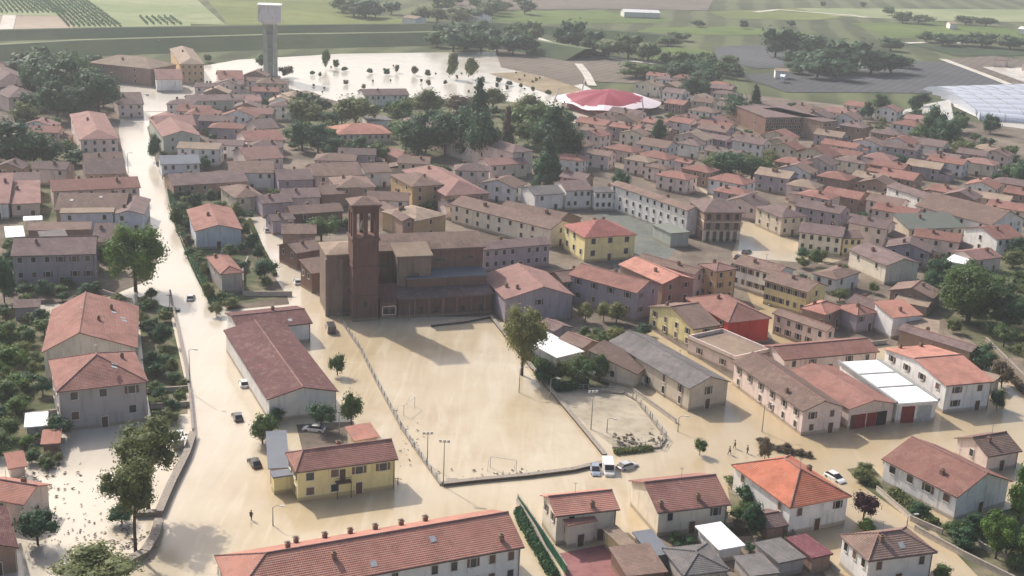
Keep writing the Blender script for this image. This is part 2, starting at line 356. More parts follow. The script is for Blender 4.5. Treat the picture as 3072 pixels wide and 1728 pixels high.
# ------------------------------------------------------------------ building kit
WIN = {}
def winmesh(wd, hg, style):
    key = (wd, hg, style)
    if key in WIN: return WIN[key]
    fr = M_FRAMED if style == 'd' else M_FRAME
    m = MB(); t = .1
    m.box(-wd/2-t, -.09, -hg/2-t, -wd/2, .02, hg/2+t); m.box(wd/2, -.09, -hg/2-t, wd/2+t, .02, hg/2+t)
    m.box(-wd/2, -.09, hg/2, wd/2, .02, hg/2+t); m.box(-wd/2-.05, -.2, -hg/2-t, wd/2+.05, .02, -hg/2)
    f = m.mesh('window', [fr])
    p = MB(); p.box(-wd/2, -.05, -hg/2, wd/2, .015, hg/2); p = p.mesh('pane', [M_GLASS])
    both = MB(); both.v = list(m.v); both.f = list(m.f); both.m = [0]*len(m.f)
    both.box(-wd/2, -.05, -hg/2, wd/2, .015, hg/2, 1); bt = both.mesh('window', [fr, M_GLASS])
    sh = MB(); sh.box(-wd/2-.13-wd*.36, -.1, -hg/2, -wd/2-.13, -.03, hg/2); s1 = sh.mesh('shutter', [M_SHUT if style != 'g' else M_SHUTG])
    sh = MB(); sh.box(wd/2+.13, -.1, -hg/2, wd/2+.13+wd*.36, -.03, hg/2); s2 = sh.mesh('shutter', [M_SHUT if style != 'g' else M_SHUTG])
    sh = MB(); sh.box(-wd/2, -.075, -hg/2, -.015, -.01, hg/2); sh.box(.015, -.075, -hg/2, wd/2, -.01, hg/2); s3 = sh.mesh('shutter', [M_SHUT if style != 'g' else M_SHUTG])
    WIN[key] = (f, p, bt, s1, s2, s3); return WIN[key]
CHM = MB(); CHM.box(-.32, -.32, -1.2, .32, .32, .75); CHM.box(-.42, -.42, .75, .42, .42, .86); CHM.box(-.22, -.22, .86, .22, .22, 1.0, 1)
CHM = CHM.mesh('chimney', [M_CHIM, M_FRAMED])
HOUSES = []; FOOT = []
def building(name, cx, cy, rz, L, W, h, roof, wall, rcol, pitch=.36, ro=.5, ia=0, ib=0, oh=.45, label=None, cat='house', group=None,
             win=None, wh=1.35, ww=.95, style='w', chim=1, storeys=None, parapet=0, skyl=0, nwin=True, door=True, z0=0.0, wing=False, rcap=True, big=False):
    root = link(name, None, None, (cx, cy, z0), rz)
    FOOT.append((cx, cy, rz, L/2, W/2))
    rot = roof == 'x'
    if roof == 'h' and W > L*1.05: rot = True; roof = 'h'
    if rot: l, w_ = W, L
    else: l, w_ = L, W
    def R(p):
        return (-p[1], p[0], p[2]) if rot else p
    t = .2
    near = math.hypot(cx, cy) < 330
    x0, x1, y0, y1 = -l/2, l/2, -w_/2, w_/2
    yr = (w_*(.5-ro) if rot else w_*(ro-.5))
    if roof in 'gxh':
        if roof == 'h' and not ia: ia = ib = min(w_/2, l/2 - .15)
        rise = pitch*w_/2; zr = h + rise
        v = [R(p) for p in ((x0,y0,h),(x1,y0,h),(x1,y1,h),(x0,y1,h),(x0+ia,yr,zr),(x1-ib,yr,zr))]
        fs = [(0,1,5,4),(2,3,4,5)]
        if ia: fs.append((3,0,4))
        if ib: fs.append((1,2,5))
        rm = MB().shell(v, fs, t)
        if rcap and near:
            a, b = Vector(v[4]), Vector(v[5])
            rm.tube([a+Vector((0,0,.02)), b+Vector((0,0,.02))], [.16,.16], 5, 1)
            for q, e, fl in ((4,0,ia),(4,3,ia),(5,1,ib),(5,2,ib)):
                if fl: rm.tube([Vector(v[q])+Vector((0,0,.02)), Vector(v[e])+Vector((0,0,.02))], [.13,.13], 5, 1)
        # walls
        wx0, wx1, wy0, wy1 = x0+oh, x1-oh, y0+oh, y1-oh
        s0 = rise/(yr-y0); s1 = rise/(y1-yr)
        k = t - .05
        if ia: zn = h - .12 ; za = h - .12
        he0 = h + s0*oh - k; he1 = h + s1*oh - k; hp = zr - k
        if ia: he0 = he1 = h + .05 - .1
        hA = [( wx0,wy0,he0),(wx0,wy1,he1)]; hB = [(wx1,wy0,he0),(wx1,wy1,he1)]
        wm = MB(); n = 0
        vs = [(wx0,wy0,-.6),(wx1,wy0,-.6),(wx1,wy1,-.6),(wx0,wy1,-.6),(wx0,wy0,he0),(wx1,wy0,he0),(wx1,wy1,he1),(wx0,wy1,he1),(wx0,yr,hp),(wx1,yr,hp)]
        wm.v = [R(p) for p in vs]
        wm.f = [(0,1,5,4),(2,3,7,6)]
        wm.f.append((3,0,4,8,7) if not ia else (3,0,4,7)); wm.f.append((1,2,6,9,5) if not ib else (1,2,6,5))
        wm.m = [0]*4
        def zroof(x, y):
            return h + (s0*(y-y0) if y < yr else s1*(y1-y))
    elif roof == 's':
        rise = pitch*w_
        v = [(x0,y0,h),(x1,y0,h),(x1,y1,h+rise),(x0,y1,h+rise)]
        rm = MB().shell(v, [(0,1,2,3)], t)
        wx0, wx1, wy0, wy1 = x0+oh, x1-oh, y0+oh, y1-oh; he0 = h + pitch*oh - t+.05; he1 = h+rise-pitch*oh - t+.05
        wm = MB(); wm.v = [(wx0,wy0,-.6),(wx1,wy0,-.6),(wx1,wy1,-.6),(wx0,wy1,-.6),(wx0,wy0,he0),(wx1,wy0,he0),(wx1,wy1,he1),(wx0,wy1,he1)]
        wm.f = [(0,1,5,4),(2,3,7,6),(3,0,4,7),(1,2,6,5)]; wm.m = [0]*4
        def zroof(x, y): return h + pitch*(y-y0)
    else:
        rm = MB().box(x0, y0, h-.3, x1, y1, h)
        if parapet:
            e = .3
            for q in ((x0,y0,x1,y0+e),(x0,y1-e,x1,y1),(x0,y0+e,x0+e,y1-e),(x1-e,y0+e,x1,y1-e)): rm.box(q[0],q[1],h,q[2],q[3],h+parapet,1)
        oh2 = min(oh, .15) if parapet else min(oh, .3); wx0, wx1, wy0, wy1 = x0+oh2, x1-oh2, y0+oh2, y1-oh2; he0 = he1 = h-.28
        wm = MB(); wm.v = [(wx0,wy0,-.6),(wx1,wy0,-.6),(wx1,wy1,-.6),(wx0,wy1,-.6),(wx0,wy0,he0),(wx1,wy0,he0),(wx1,wy1,he1),(wx0,wy1,he1)]
        wm.f = [(0,1,5,4),(2,3,7,6),(3,0,4,7),(1,2,6,5)]; wm.m = [0]*4
        def zroof(x, y): return h
    W_ = link('wall', wm.mesh('wall', [wallmat(wall)]), root)
    rf = link('roof', rm.mesh('roof', [roofmat(rcol), roofmat('pink' if rcol in ('terra','brown','maroon','red','orange','mauve','redbrown') else rcol) if not parapet else wallmat(wall)]), root)
    # chimneys
    rnd = random.Random(int(cx*13+cy*7))
    if cat not in ('house','terrace','hall','villa','school','apartment block','warehouse') and not isinstance(chim, (list, tuple)): chim = 0
    cl = chim if isinstance(chim, (list, tuple)) else [(rnd.uniform(.2,.8), rnd.choice((.35,.62,.7))) for _ in range(chim)]
    if roof in 'gxhs':
        for (a, b) in cl:
            x, y = x0+(x1-x0)*a, y0+(y1-y0)*b
            if ia or ib: x = max(x0+ia*.8, min(x1-ib*.8, x))
            p = R((x, y, zroof(x, y))); c = link('chimney', CHM, rf, p)
            c.scale = (1, 1, 1) if near else (1.25, 1.25, 1.1)
    for _ in range(skyl):
        x = rnd.uniform(x0+2, x1-2); y = y0 + (y1-y0)*rnd.uniform(.12, .38); z = zroof(x, y); sl_ = (zroof(x, y+.1)-z)/.1
        q = [R((x-.45, y-.5, z-.5*sl_+.06)), R((x+.45, y-.5, z-.5*sl_+.06)), R((x+.45, y+.5, z+.5*sl_+.06)), R((x-.45, y+.5, z+.5*sl_+.06))]
        s = MB().shell(q, [(0,1,2,3)], .1); link('skylight', s.mesh('skylight', [plain('skylight', (.35,.36,.38), .25, .5)]), rf)
    # windows on walls the camera sees
    if nwin:
        hw = min(he0, he1)
        ns = storeys or max(1, int((hw-.4)/2.75)); cs, sn = math.cos(rz), math.sin(rz)
        X0, X1, Y0, Y1 = (wx0, wx1, wy0, wy1) if not rot else (-wy1, -wy0, wx0, wx1)
        sides = [((X0+X1)/2, Y0, 0, X1-X0, 0), (X0, (Y0+Y1)/2, -math.pi/2, Y1-Y0, 1), (X1, (Y0+Y1)/2, math.pi/2, Y1-Y0, 2)]
        wf, wp, wb, sa, sb, sc_ = winmesh(ww, wh, style)
        for (mx, my, ang, ln, si) in sides:
            nx, ny = math.cos(ang-math.pi/2+rz), math.sin(ang-math.pi/2+rz)
            if nx*(0-cx) + ny*(0-cy) < .04*math.hypot(cx, cy): continue
            n = (win[si] if win and win[si] is not None else int(ln/3.3))
            if n <= 0 or ln < 2: continue
            for s in range(ns):
                zc = hw - 1.25 - s*(hw-.3)/ns if ns > 1 or hw > 3.5 else hw*.55
                if zc < 1.0: continue
                for i in range(n):
                    if rnd.random() < .06 and n > 2: continue
                    isdoor = door and s == ns-1 and i == n//2 and si == 0
                    off = ((i+.5)/n-.5)*ln
                    lx, ly = mx + math.cos(ang)*off, my + math.sin(ang)*off
                    if isdoor:
                        d = link('door', DOORM, root, (lx, ly, 1.0), ang); continue
                    if near:
                        q = link('window', wf, root, (lx, ly, zc), ang); link('pane', wp, q)
                        if style != 'd' and rnd.random() < .22: link('shutter', sc_, q)
                        elif style != 'd' and rnd.random() < .6: link('shutter', sa, q); link('shutter', sb, q)
                    else:
                        link('window', wb, root, (lx, ly, zc), ang)
    if near and roof in 'gxh':
        q = MB(); e = [R(p) for p in ((x0, y0-.02, h-.16), (x1, y0-.02, h-.16))]; q.tube(e, [.09,.09], 5)
        e = R((wx1-.2 if not rot else wx0+.2, wy0-.12, 0)); q.tube([(e[0], e[1], 0), (e[0], e[1], h-.2)], [.06,.06], 5)
        link('gutter', q.mesh('gutter', [plain('gutter metal', (.14,.10,.08), .5)]), root)
    if near and roof in 'gxh' and cat == 'house' and rcap:
        x, y = x0+(x1-x0)*rnd.uniform(.35,.65), yr; p = R((x, y, zroof(x, y-.01))); m = MB(); m.tube([p, (p[0], p[1], p[2]+1.9)], [.035,.03], 4)
        for k in range(4): m.tube([(p[0]-.45+.06*k, p[1]-.2+k*.16, p[2]+1.8), (p[0]+.45-.06*k, p[1]-.2+k*.16, p[2]+1.8)], [.018,.018], 3)
        m.tube([(p[0], p[1]-.25, p[2]+1.8), (p[0], p[1]+.35, p[2]+1.8)], [.02,.02], 3); link('aerial', m.mesh('aerial', [M_METAL]), rf)
    if wing:
        s = rnd.choice((-1, 1)); a = L/2-.5; l2 = rnd.uniform(2.5, 4.5); w2 = W*rnd.uniform(.45,.75); h2 = h*rnd.uniform(.5,.72); yo = rnd.uniform(-1, 1)*(W-w2)*.35
        m = MB(); xa, xb = (a, a+l2) if s > 0 else (-a-l2, -a); m.box(xa, yo-w2/2, -.5, xb, yo+w2/2, h2)
        v = [(a if s > 0 else -a, yo-w2/2-.3, h2+.9), (a if s > 0 else -a, yo+w2/2+.3, h2+.9), ((a+l2+.3)*s, yo+w2/2+.3, h2+.02), ((a+l2+.3)*s, yo-w2/2-.3, h2+.02)]
        m.shell([(q[0], q[1], q[2]+.12) for q in v], [(0,3,2,1)] if s > 0 else [(0,1,2,3)], .12, 1); link('wing', m.mesh('wing', [wallmat(wall), roofmat(rnd.choice(('brown','mauve','tan','redbrown')))]), root)
    tag(root, label or '', cat, group)
    HOUSES.append((root, dict(wall=wall, rcol=rcol, h=h, L=L, W=W, roof=roof)))
    return root
d_ = MB(); d_.box(-.55, -.08, -1.0, .55, .02, 1.1); d_.box(-.68, -.12, -1.0, -.55, .02, 1.22, 1); d_.box(.55, -.12, -1.0, .68, .02, 1.22, 1); d_.box(-.55, -.12, 1.1, .55, .02, 1.22, 1)
DOORM = d_.mesh('door', [M_DOOR, M_FRAME])
def hs(c, A, B, C, h, roof, wall, rcol, pitch=.36, label=None, name='house', **kw):
    a = G(D(c, A), h); b = G(D(c, B), h); a.z = b.z = 0
    ux = (b-a); L = ux.length; ux.normalize(); uy = Vector((-ux.y, ux.x, 0))
    if isinstance(C, (int, float)): W = C
    elif C[0] == 'r':
        t = 3.0
        for _ in range(40):
            q = G(D(c, C[1:]), h+pitch*t); t = .5*t + .5*max(.8, (q-a).dot(uy))
        W = 2*t
    else:
        W = max(2.0, (G(D(c, C), h)-a).dot(uy))
    m = a + ux*(L/2) + uy*(W/2)
    return building(name, m.x, m.y, math.atan2(ux.y, ux.x), L, W, h, roof, wall, rcol, pitch, label=label, **kw)
# ------------------------------------------------------------------ buildings read off the photograph
# --- foreground
YEL = hs('13',(395,548),(1290,430),('r',800,312),5.7,'g','yellow','redbrown',.5,'pale yellow two storey house with dark red roof standing alone in the flooded street',win=(4,2,2),wh=1.3,ww=1.3,ia=2.2,chim=[(.48,.62)],storeys=2)
hs('13',(-150,1660),(2388,1195),('r',1300,1052),6.4,'g','white','terra',.42,'long terracotta roofed terrace across the bottom edge of the view',name='terraced_house',cat='terrace',ia=6,win=(14,2,2),storeys=2,
   chim=[(.27,.92),(.37,.92),(.46,.92),(.55,.92),(.645,.92),(.735,.92),(.35,.3),(.93,.15),(.22,.62)],skyl=3)
hs('13',(200,590),(418,560),(330,515),3.4,'f','yellow','slate',0,'low yellow annex with flat grey terrace on the left end of the yellow house',name='annex',cat='annex',nwin=False,oh=.2)
hs('13',(155,515),(345,505),(250,220),3.1,'s','grey','slate',.06,'pale blue grey lean-to roof on the left of the yellow house',name='shed',cat='shed',nwin=False)
hs('12',(905,1370),(1130,1330),(1000,1255),3.2,'s','beige','terra',.2,'small pink red tiled shed roof behind the yellow house',name='shed',cat='shed',nwin=False)
hs('23',(480,930),(1045,868),('r',700,728),5.4,'g','cream','terra',.42,'cream house with bright terracotta roof and lower porch roof right of the long terrace',win=(2,2,1),chim=[(.6,.15)])
hs('23',(590,1012),(852,965),4.2,4.3,'s','cream','terra',.12,'cream front wing with pink tiled lean-to roof over the red courtyard',name='house_wing',cat='wing',win=(1,1,0),storeys=1)
hs('23',(1370,900),(2010,825),('r',1560,600),4.6,'g','cream','redbrown',.42,'cream house with wide blank left gable and mottled brown red roof',win=(3,0,0),storeys=1,chim=[(.6,.15),(.08,.1)])
hs('23',(1060,1200),(1190,1170),(1090,1000),3.0,'s','yellow','cream' if 'cream' in ROOFC else 'tan',.05,'narrow yellow lean-to at the foot of the blank cream gable',name='lean_to',cat='lean-to',nwin=False)
hs('23',(1100,1450),(1465,1410),(1310,1180),2.8,'s','brick','brown',.06,'low shed with weathered brown tile roof at the lower edge beside the red courtyard',name='shed',cat='shed',nwin=False)
hs('23',(1600,1449),(2010,1400),(1830,1160),2.9,'h','grey','grey',.3,'low grey hipped roof outbuilding at the bottom edge',name='outbuilding',cat='outbuilding',win=(2,0,0))
hs('23',(1905,1222),(2135,1180),(1955,985),2.6,'s','white','white',.05,'shed with shiny white sheet roof behind the cream house',name='shed',cat='shed',nwin=False)
hs('33',(285,857),(822,755),(-127,465),5.3,'h','white','orange',.5,'white house with bright orange red hipped roof near the flooded junction',win=(3,3,0),skyl=1,chim=[(.5,.2)])
hs('33',(480,1292),(662,1252),(620,1035),3.0,'f','brownw','wine',0,'flat dark red garage roof below the orange roofed house',name='garage',cat='garage',nwin=False)
hs('33',(190,1335),(430,1285),(350,1080),2.8,'f','grey','grey',0,'flat grey shed roof left of the dark red garage',name='shed',cat='shed',nwin=False,skyl=0)
hs('33',(-60,1449),(200,1420),(100,1240),2.6,'f','grey','grey',0,'flat grey shed roof at the bottom edge below the white sheet shed',name='shed',cat='shed',nwin=False)
hs('33',(965,1318),(1568,1240),(700,1090),5.2,'h','white','brown',.5,'white house with brownish pink hipped roof cut by the bottom right edge',win=(3,3,0),skyl=1)
hs('33',(1740,768),(2220,622),(1190,400),4.7,'x','white','redbrown',.42,'long house with reddish brown roof and shaded gable at lower right',win=(1,4,0),chim=[(.35,.8)],storeys=1,ww=1.3)
hs('33',(2005,412),(2305,360),('r',2180,192),3.6,'g','pinkw','brown',.45,'pink gabled cottage with grey brown roof at right edge beyond the long brown roof',win=(1,1,0))
# --- left side
hs('02',(360,602),(1195,560),(1150,200),6.4,'x','cream','redbrown',.42,'large left house with broad reddish brown roof and cream gable',win=(0,2,2),ro=.4,skyl=3,chim=[(.4,.42),(.75,.3)])
hs('02',(490,945),(1290,855),(1210,585),8.2,'h','grey','redbrown',.42,'tall mauve grey house with hipped roof in front of the broad reddish roof',win=(3,2,2),storeys=2,ww=1.3,wh=1.5,skyl=2,chim=[(.75,.2)])
hs('02',(350,1400),(525,1388),(515,1285),2.4,'s','brick','terra',.1,'small rust red garage roof at the foot of the tall grey house',name='garage',cat='garage',nwin=False)
hs('03',(205,830),(450,650),(130,520),4.2,'x','pinkw','terra',.4,'terracotta roofed house at left edge behind the maroon roof',win=(1,1,1))
hs('03',(-220,1270),(160,1200),(210,820),4.2,'x','brownw','maroon',.4,'dark maroon roofed house cut off by the lower left edge',win=(1,0,1))
hs('01',(90,922),(832,903),('r',430,755),8.0,'g','mauvew','mauve',.3,'wide mauve grey three storey house at left beside the round green tree',win=(6,2,2),storeys=2,ww=1.1)
hs('01',(350,762),(590,745),(560,690),4.6,'f','grey','grey',0,'flat grey roof between the white wall and the mauve house',name='outbuilding',cat='outbuilding',nwin=False)
hs('01',(785,800),(985,800),(990,720),5.2,'s','brownw','mauve',.3,'small mauve tiled roof just above the round green tree',win=(0,0,0))
hs('01',(200,612),(368,605),(360,570),5.0,'f','cream','white',0,'small white flat roof left of the long white wall',name='outbuilding',cat='outbuilding',nwin=False)
hs('01',(50,760),(218,750),(215,655),4.0,'f','beige','white',0,'white flat roofed block at the left edge above the mauve house',name='outbuilding',cat='outbuilding',win=(1,0,0))
hs('01',(515,548),(990,540),6,6.0,'f','blue','tan',0,'long bluish white walled building left of the main street',win=(3,0,0),storeys=1,nwin=True)
hs('01',(980,560),(1255,560),(1080,425),5.4,'x','blue','mauve',.28,'white gabled house on the left kerb of the main flooded street',win=(2,1,2))
hs('01',(470,522),(1090,522),('r',800,372),5.6,'g','brownw','brown',.3,'long brown roof with red patch left of the main street',win=(6,0,1),skyl=2)
hs('01',(450,362),(1225,325),('r',800,245),5.8,'g','pinkw','redbrown',.3,'long reddish roofed row reaching the left kerb of the main street',win=(8,0,1),chim=2)
hs('01',(740,215),(1095,205),('r',900,70),6.0,'g','brownw','mauve',.35,'dull mauve brown roofed house below the pink hipped block',win=(4,0,1))
hs('00',(740,1430),(1090,1415),('r',880,1325),6.0,'g','brownw','brown',.35,'brown ridge roof stepping down behind the mauve brown house on the main street',win=(4,1,1))
hs('00',(690,1215),(1035,1205),(955,985),8.4,'h','redw' if 0 else 'pinkw','pink',.35,'tall pink brick house with hipped roof left of the main street',win=(4,3,1),storeys=3,skyl=2)
hs('01',(-60,300),(352,285),('r',150,195),5.4,'g','pinkw','mauve',.3,'mauve roofed house at the left edge with pink walls',win=(3,0,0))
hs('01',(85,470),(355,460),(250,340),4.4,'s','pinkw','pink',.15,'faded pink roof with terraces near the left edge',win=(2,0,0))
hs('01',(-120,470),(80,465),(60,320),5.0,'s','white','pink',.2,'pale pink tiled roof on the left margin above the white block',win=(1,0,0))
hs('01',(230,700),(790,690),5,4.0,'s','brownw','brown',.2,'low dark brown roof in front of the long bluish white wall',win=(0,0,0),name='outbuilding',cat='outbuilding')
hs('02',(110,215),(350,205),(340,160),3.2,'s','mauvew','mauve',.2,'low mauve shed roof behind the large reddish brown roof',name='shed',cat='shed',nwin=False)
# --- between the two flooded streets
hs('12',(150,1010),(768,936),(560,330),4.9,'x','white','maroon',.24,'long maroon roofed hall with blank white gable between the two flooded streets',name='hall',cat='hall',win=(0,0,0),chim=0,skyl=0)
hs('D',(600,832),(787,812),(771,766),4.6,'g','white','maroon',.2,'lower maroon roofed back section of the long hall',name='hall_wing',cat='hall',nwin=False,chim=1,skyl=1)
hs('01',(1690,708),(2112,690),(1960,505),5.4,'x','blue','redbrown',.25,'bluish white gabled house with reddish roof between the two streets',win=(1,1,1),storeys=1)
hs('01',(1915,1080),(2122,1062),(2050,905),5.4,'h','grey','redbrown',.35,'narrow grey house with small reddish hipped roof behind the long hall',win=(0,1,1))
hs('01',(1500,312),(2165,272),('r',1800,190),4.6,'g','brownw','mauve',.3,'long low mauve roofed row right of the main street near the hedge',win=(6,0,0))
hs('01',(2040,420),(2300,400),(2200,300),5.0,'h','beige','brown',.35,'brown hipped house at the head of the second flooded street',win=(2,1,0))
hs('00',(1410,1190),(1750,1180),(1660,1010),6.6,'x','greenw','pink',.3,'pale grey green gabled house with pink roof right of the main street',win=(2,1,1),storeys=2)
hs('00',(1395,1430),(1745,1420),('r',1570,1345),5.2,'g','blue','slate',.3,'grey slate roofed house below the pale green gable',win=(5,1,0))
hs('00',(1360,1100),(1710,1090),('r',1530,1000),6.4,'g','pinkw','pink',.3,'pink roofed house just behind the pale green gable',win=(3,1,0))
hs('00',(1350,690),(1590,690),('r',1470,600),6.2,'g','white','pink',.35,'white house in front of the ochre apartment block by the water tower',win=(0,0,1))
hs('00',(1900,690),(2125,690),('r',2010,610),6.4,'g','pinkw','redbrown',.35,'salmon pink walled house left of the water tower foot',win=(0,1,1))
hs('00',(1310,600),(1540,560),(1490,430),9,'h','brownw','tan',.35,'large mauve brown villa roof beyond the white house',win=(4,2,1),storeys=3)
hs('00',(1560,560),(1780,560),(1720,425),10,'h','ochre','tan',.4,'ochre apartment block with pale roof near the far end of the main street',win=(4,2,1),storeys=3)
hs('00',(1020,910),(1255,905),('r',1130,800),6,'g','pinkw','mauve',.35,'pink house with mauve roof beside the dark trees on the main street',win=(3,0,1))
hs('00',(1630,880),(2280,870),('r',1950,820),4.6,'g','greenw','mauve',.3,'long grey green row with mauve roof in front of the salmon house',win=(7,0,0))
hs('00',(70,850),(380,830),(300,700),7,'h','pinkw','mauve',.35,'pale pink house below the purple roofs at far left',win=(3,0,1))
hs('00',(-80,760),(380,740),(200,560),9,'h','mauvew','mauve',.4,'large purple roofed villa at the far left edge',win=(5,0,1),storeys=2)
hs('00',(-120,620),(210,600),(180,520),8,'h','mauvew','wine',.35,'purple roof behind the large purple villa at far left',win=(2,0,1))
hs('00',(-60,1120),(150,1110),('r',40,1010),5,'g','pinkw','brown',.35,'brown roofed house on the far left edge behind the garden trees',win=(2,0,1))
# --- church quarter (church built below)
hs('21',(-150,870),(450,820),('r',140,770),6.4,'g','mauvew','mauve',.3,'long lavender walled row right of the brick church',name='terraced_house',cat='terrace',win=(8,0,1),storeys=2)
hs('21',(735,765),(1195,735),(560,650),7.3,'h','yellow','red',.42,'bright yellow villa with red hipped roof in the middle of the town',win=(3,3,0),storeys=2,ww=1.3,wh=1.6,chim=[(.5,.75),(.9,.7)])
hs('22',(40,140),(650,105),(350,-100),6.2,'x','mauvew','pink',.3,'pinkish roofed house with shaded gable right of the church yard',win=(1,1,0),ro=.55,chim=[(.2,.75),(.35,.85)])
hs('21',(550,1152),(930,1108),('r',700,1030),5.8,'g','brownw','brown',.35,'low brown roofed wing in front of the yellow villa',win=(4,0,0))
hs('21',(1190,1245),(1400,1168),(960,965),7.4,'x','mauvew','redbrown',.36,'two storey house with long reddish roof and shaded front, right of the low brown wing',win=(2,4,0),storeys=2,chim=[(.6,.15)])
hs('21',(1412,1165),(1705,1122),(1235,965),6.0,'x','brownw','terra',.3,'reddish roofed house squeezed beside the pink striped terrace',win=(2,0,0))
hs('21',(1690,1085),(1800,1050),(1405,880),7.0,'x','pinkw','brown',.36,'narrow pink terrace with rows of pale windows seen end on',name='terraced_house',cat='terrace',win=(1,7,0),storeys=2)
hs('21',(1880,1058),(2075,1030),(1770,985),8.4,'h','ochre','pink',.25,'tall ochre brown block at the bend of the right hand street',win=(2,2,0),storeys=3)
hs('22',(1645,918),(2008,855),(1090,480),5.2,'x','beige','grey',.36,'long grey roofed barn like house with beige walls right of the court',win=(1,5,0),storeys=2,ww=.9,wh=1.6,chim=0)
hs('22',(1195,792),(1325,690),(945,560),3.6,'s','beige','brown',.25,'low brown lean-to wing on the left of the grey roofed barn',name='barn_wing',cat='wing',win=(1,1,0),storeys=1)
hs('22',(720,565),(885,515),(610,450),3.2,'x','brownw','brown',.35,'small brown tiled garage beside the white roofed glasshouse',name='garage',cat='garage',win=(1,0,0))
hs('22',(470,420),(640,380),(420,330),3.0,'x','mauvew','mauve',.3,'small mauve roofed outhouse behind the white sheet roof',name='outbuilding',cat='outbuilding',nwin=False)
hs('22',(492,648),(735,590),(392,430),2.8,'s','white','white',.05,'shed with bright white sheet roof beside the court hedge',name='shed',cat='shed',win=(0,1,0),nwin=False)
hs('22',(1680,400),(1925,362),(1385,185),5.0,'g','yellow','brown',.3,'yellow walled house with brown roof behind the grey barn',win=(1,4,0),storeys=2,ro=.5)
hs('D',(1832,812),(1942,800),(1742,748),6.2,'h','redw','redbrown',.4,'house with vivid red end wall and orange brown roof',win=(0,3,0))
hs('D',(1850,905),(1937,885),(1810,835),3.6,'f','pinkw','tan',0,'low block with roof terrace in front of the red walled house',name='annex',cat='annex',parapet=.8,win=(0,2,0))
hs('32',(395,1115),(768,1075),(-115,668),5.3,'x','pinkw','brown',.36,'pink walled house with long brown roof beside the flooded junction',win=(2,6,0),storeys=2,skyl=0,chim=[(.3,.85)])
GAR = hs('32',(800,1095),(1215,1040),(470,740),4.6,'x','pinkw','redbrown',.22,'garage row with red doors and long brown roof',name='garage_row',cat='garage',nwin=False)
MEM = hs('32',(1215,1045),(1580,1020),(940,670),4.5,'f','white','white',0,'white membrane roofed store beside the big white building',name='warehouse',cat='warehouse',nwin=False)
hs('32',(1642,890),(2068,852),(1085,565),6.3,'g','white','terra',.16,'big white building with broad red roof at right',name='warehouse',cat='warehouse',win=(2,4,0),storeys=2,ww=1.2,wh=1.3,chim=[(.3,.95),(.75,.95)],ro=.5)
hs('32',(2070,845),(2125,800),(1600,480),3.2,'f','beige','tan',0,'narrow beige flat strip along the right side of the big white building',name='annex',cat='annex',nwin=False)
hs('32',(235,668),(1065,592),('r',700,500),4.2,'g','pinkw','redbrown',.3,'long low pink brown roof behind the membrane roofed store',name='outbuilding',cat='outbuilding',win=(5,0,0))
hs('32',(600,275),(762,205),(450,180),4.8,'h','brownw','terra',.4,'small red hipped roof beside the shaded courtyard',win=(2,0,0))
hs('32',(870,280),(1052,250),(775,180),4.8,'h','mauvew','redbrown',.4,'second red roof right of the shaded courtyard',win=(2,0,0))
hs('32',(1060,255),(1210,200),(900,120),4.6,'x','white','mauve',.35,'mauve roofed house between the red roofs and the garden trees',win=(1,1,0))
hs('32',(1180,300),(1445,275),(1170,195),5.6,'s','white','terra',.2,'house with white side wall and terracotta roof strip',win=(0,0,0))
hs('32',(1290,400),(1580,440),(1430,330),3.6,'s','beige','tan',.1,'low beige roofed shed in front of the terracotta strip roof',name='shed',cat='shed',nwin=False)
hs('32',(1860,600),(1960,560),(1500,300),4.0,'x','brownw','mauve',.36,'long dusty mauve roof running down beside the garden trees',win=(1,0,0))
hs('31',(165,1090),(335,1040),(-70,940),6.8,'x','white','brown',.36,'tall white fronted house on the flooded right hand street',win=(1,6,0),storeys=2)
hs('31',(440,1238),(620,1180),(175,1088),6.6,'x','yellow','brown',.36,'yellow fronted house next down from the white front',win=(1,6,0),storeys=2)
hs('32',(600,420),(700,390),(380,190),5.2,'x','pinkw','brown',.36,'pale pink house closing the row below the yellow front',win=(1,5,0),storeys=2)
hs('31',(690,1130),(905,1060),(540,1050),4.6,'h','white','brown',.3,'small white house with three tall windows behind the yellow front',win=(2,2,0))
hs('31',(1120,1008),(1425,985),(945,850),5.6,'x','cream','mauve',.3,'cream house with bright left wall and wide mauve roof at right',win=(0,2,0))
hs('31',(1625,960),(1830,1000),(1600,880),4,'f','white','white',0,'pale round ended flat block by the right hand trees',name='outbuilding',cat='outbuilding',nwin=False)
hs('31',(1900,960),(2140,930),('r',2000,850),4.4,'g','pinkw','pink',.3,'pink roofed house behind the right hand trees',win=(2,0,0))
hs('31',(210,590),(440,575),(20,490),6.2,'h','beige','mauve',.36,'beige corner house with mauve hipped roof above the right hand water',win=(3,3,0),storeys=2)
hs('31',(355,712),(745,762),11,6.0,'g','cream','mauve',.36,'cream house row facing the ochre water of the side street',name='terraced_house',cat='terrace',win=(5,0,0),storeys=2)
hs('31',(745,770),(930,770),9,5.4,'g','yellow','brown',.36,'yellow house at the dark end of the side street',win=(3,0,0),storeys=2)
hs('31',(1320,690),(1815,672),10,5.2,'s','beige','green',.25,'beige row with grey green roof near the white gables',win=(7,0,0),storeys=2)
hs('31',(2035,655),(2330,600),(1680,430),6.8,'x','white','brown',.4,'white gabled building with scattered dark windows at the right',win=(4,4,0),storeys=3)
hs('31',(1500,440),(1650,430),(1480,290),6.5,'x','white','mauve',.35,'slim white house left of the white gabled building',win=(2,2,0))
hs('31',(2090,780),(2330,760),(2080,650),6,'g','white','redbrown',.3,'white building with reddish roof at the right edge',win=(4,1,0),storeys=2)
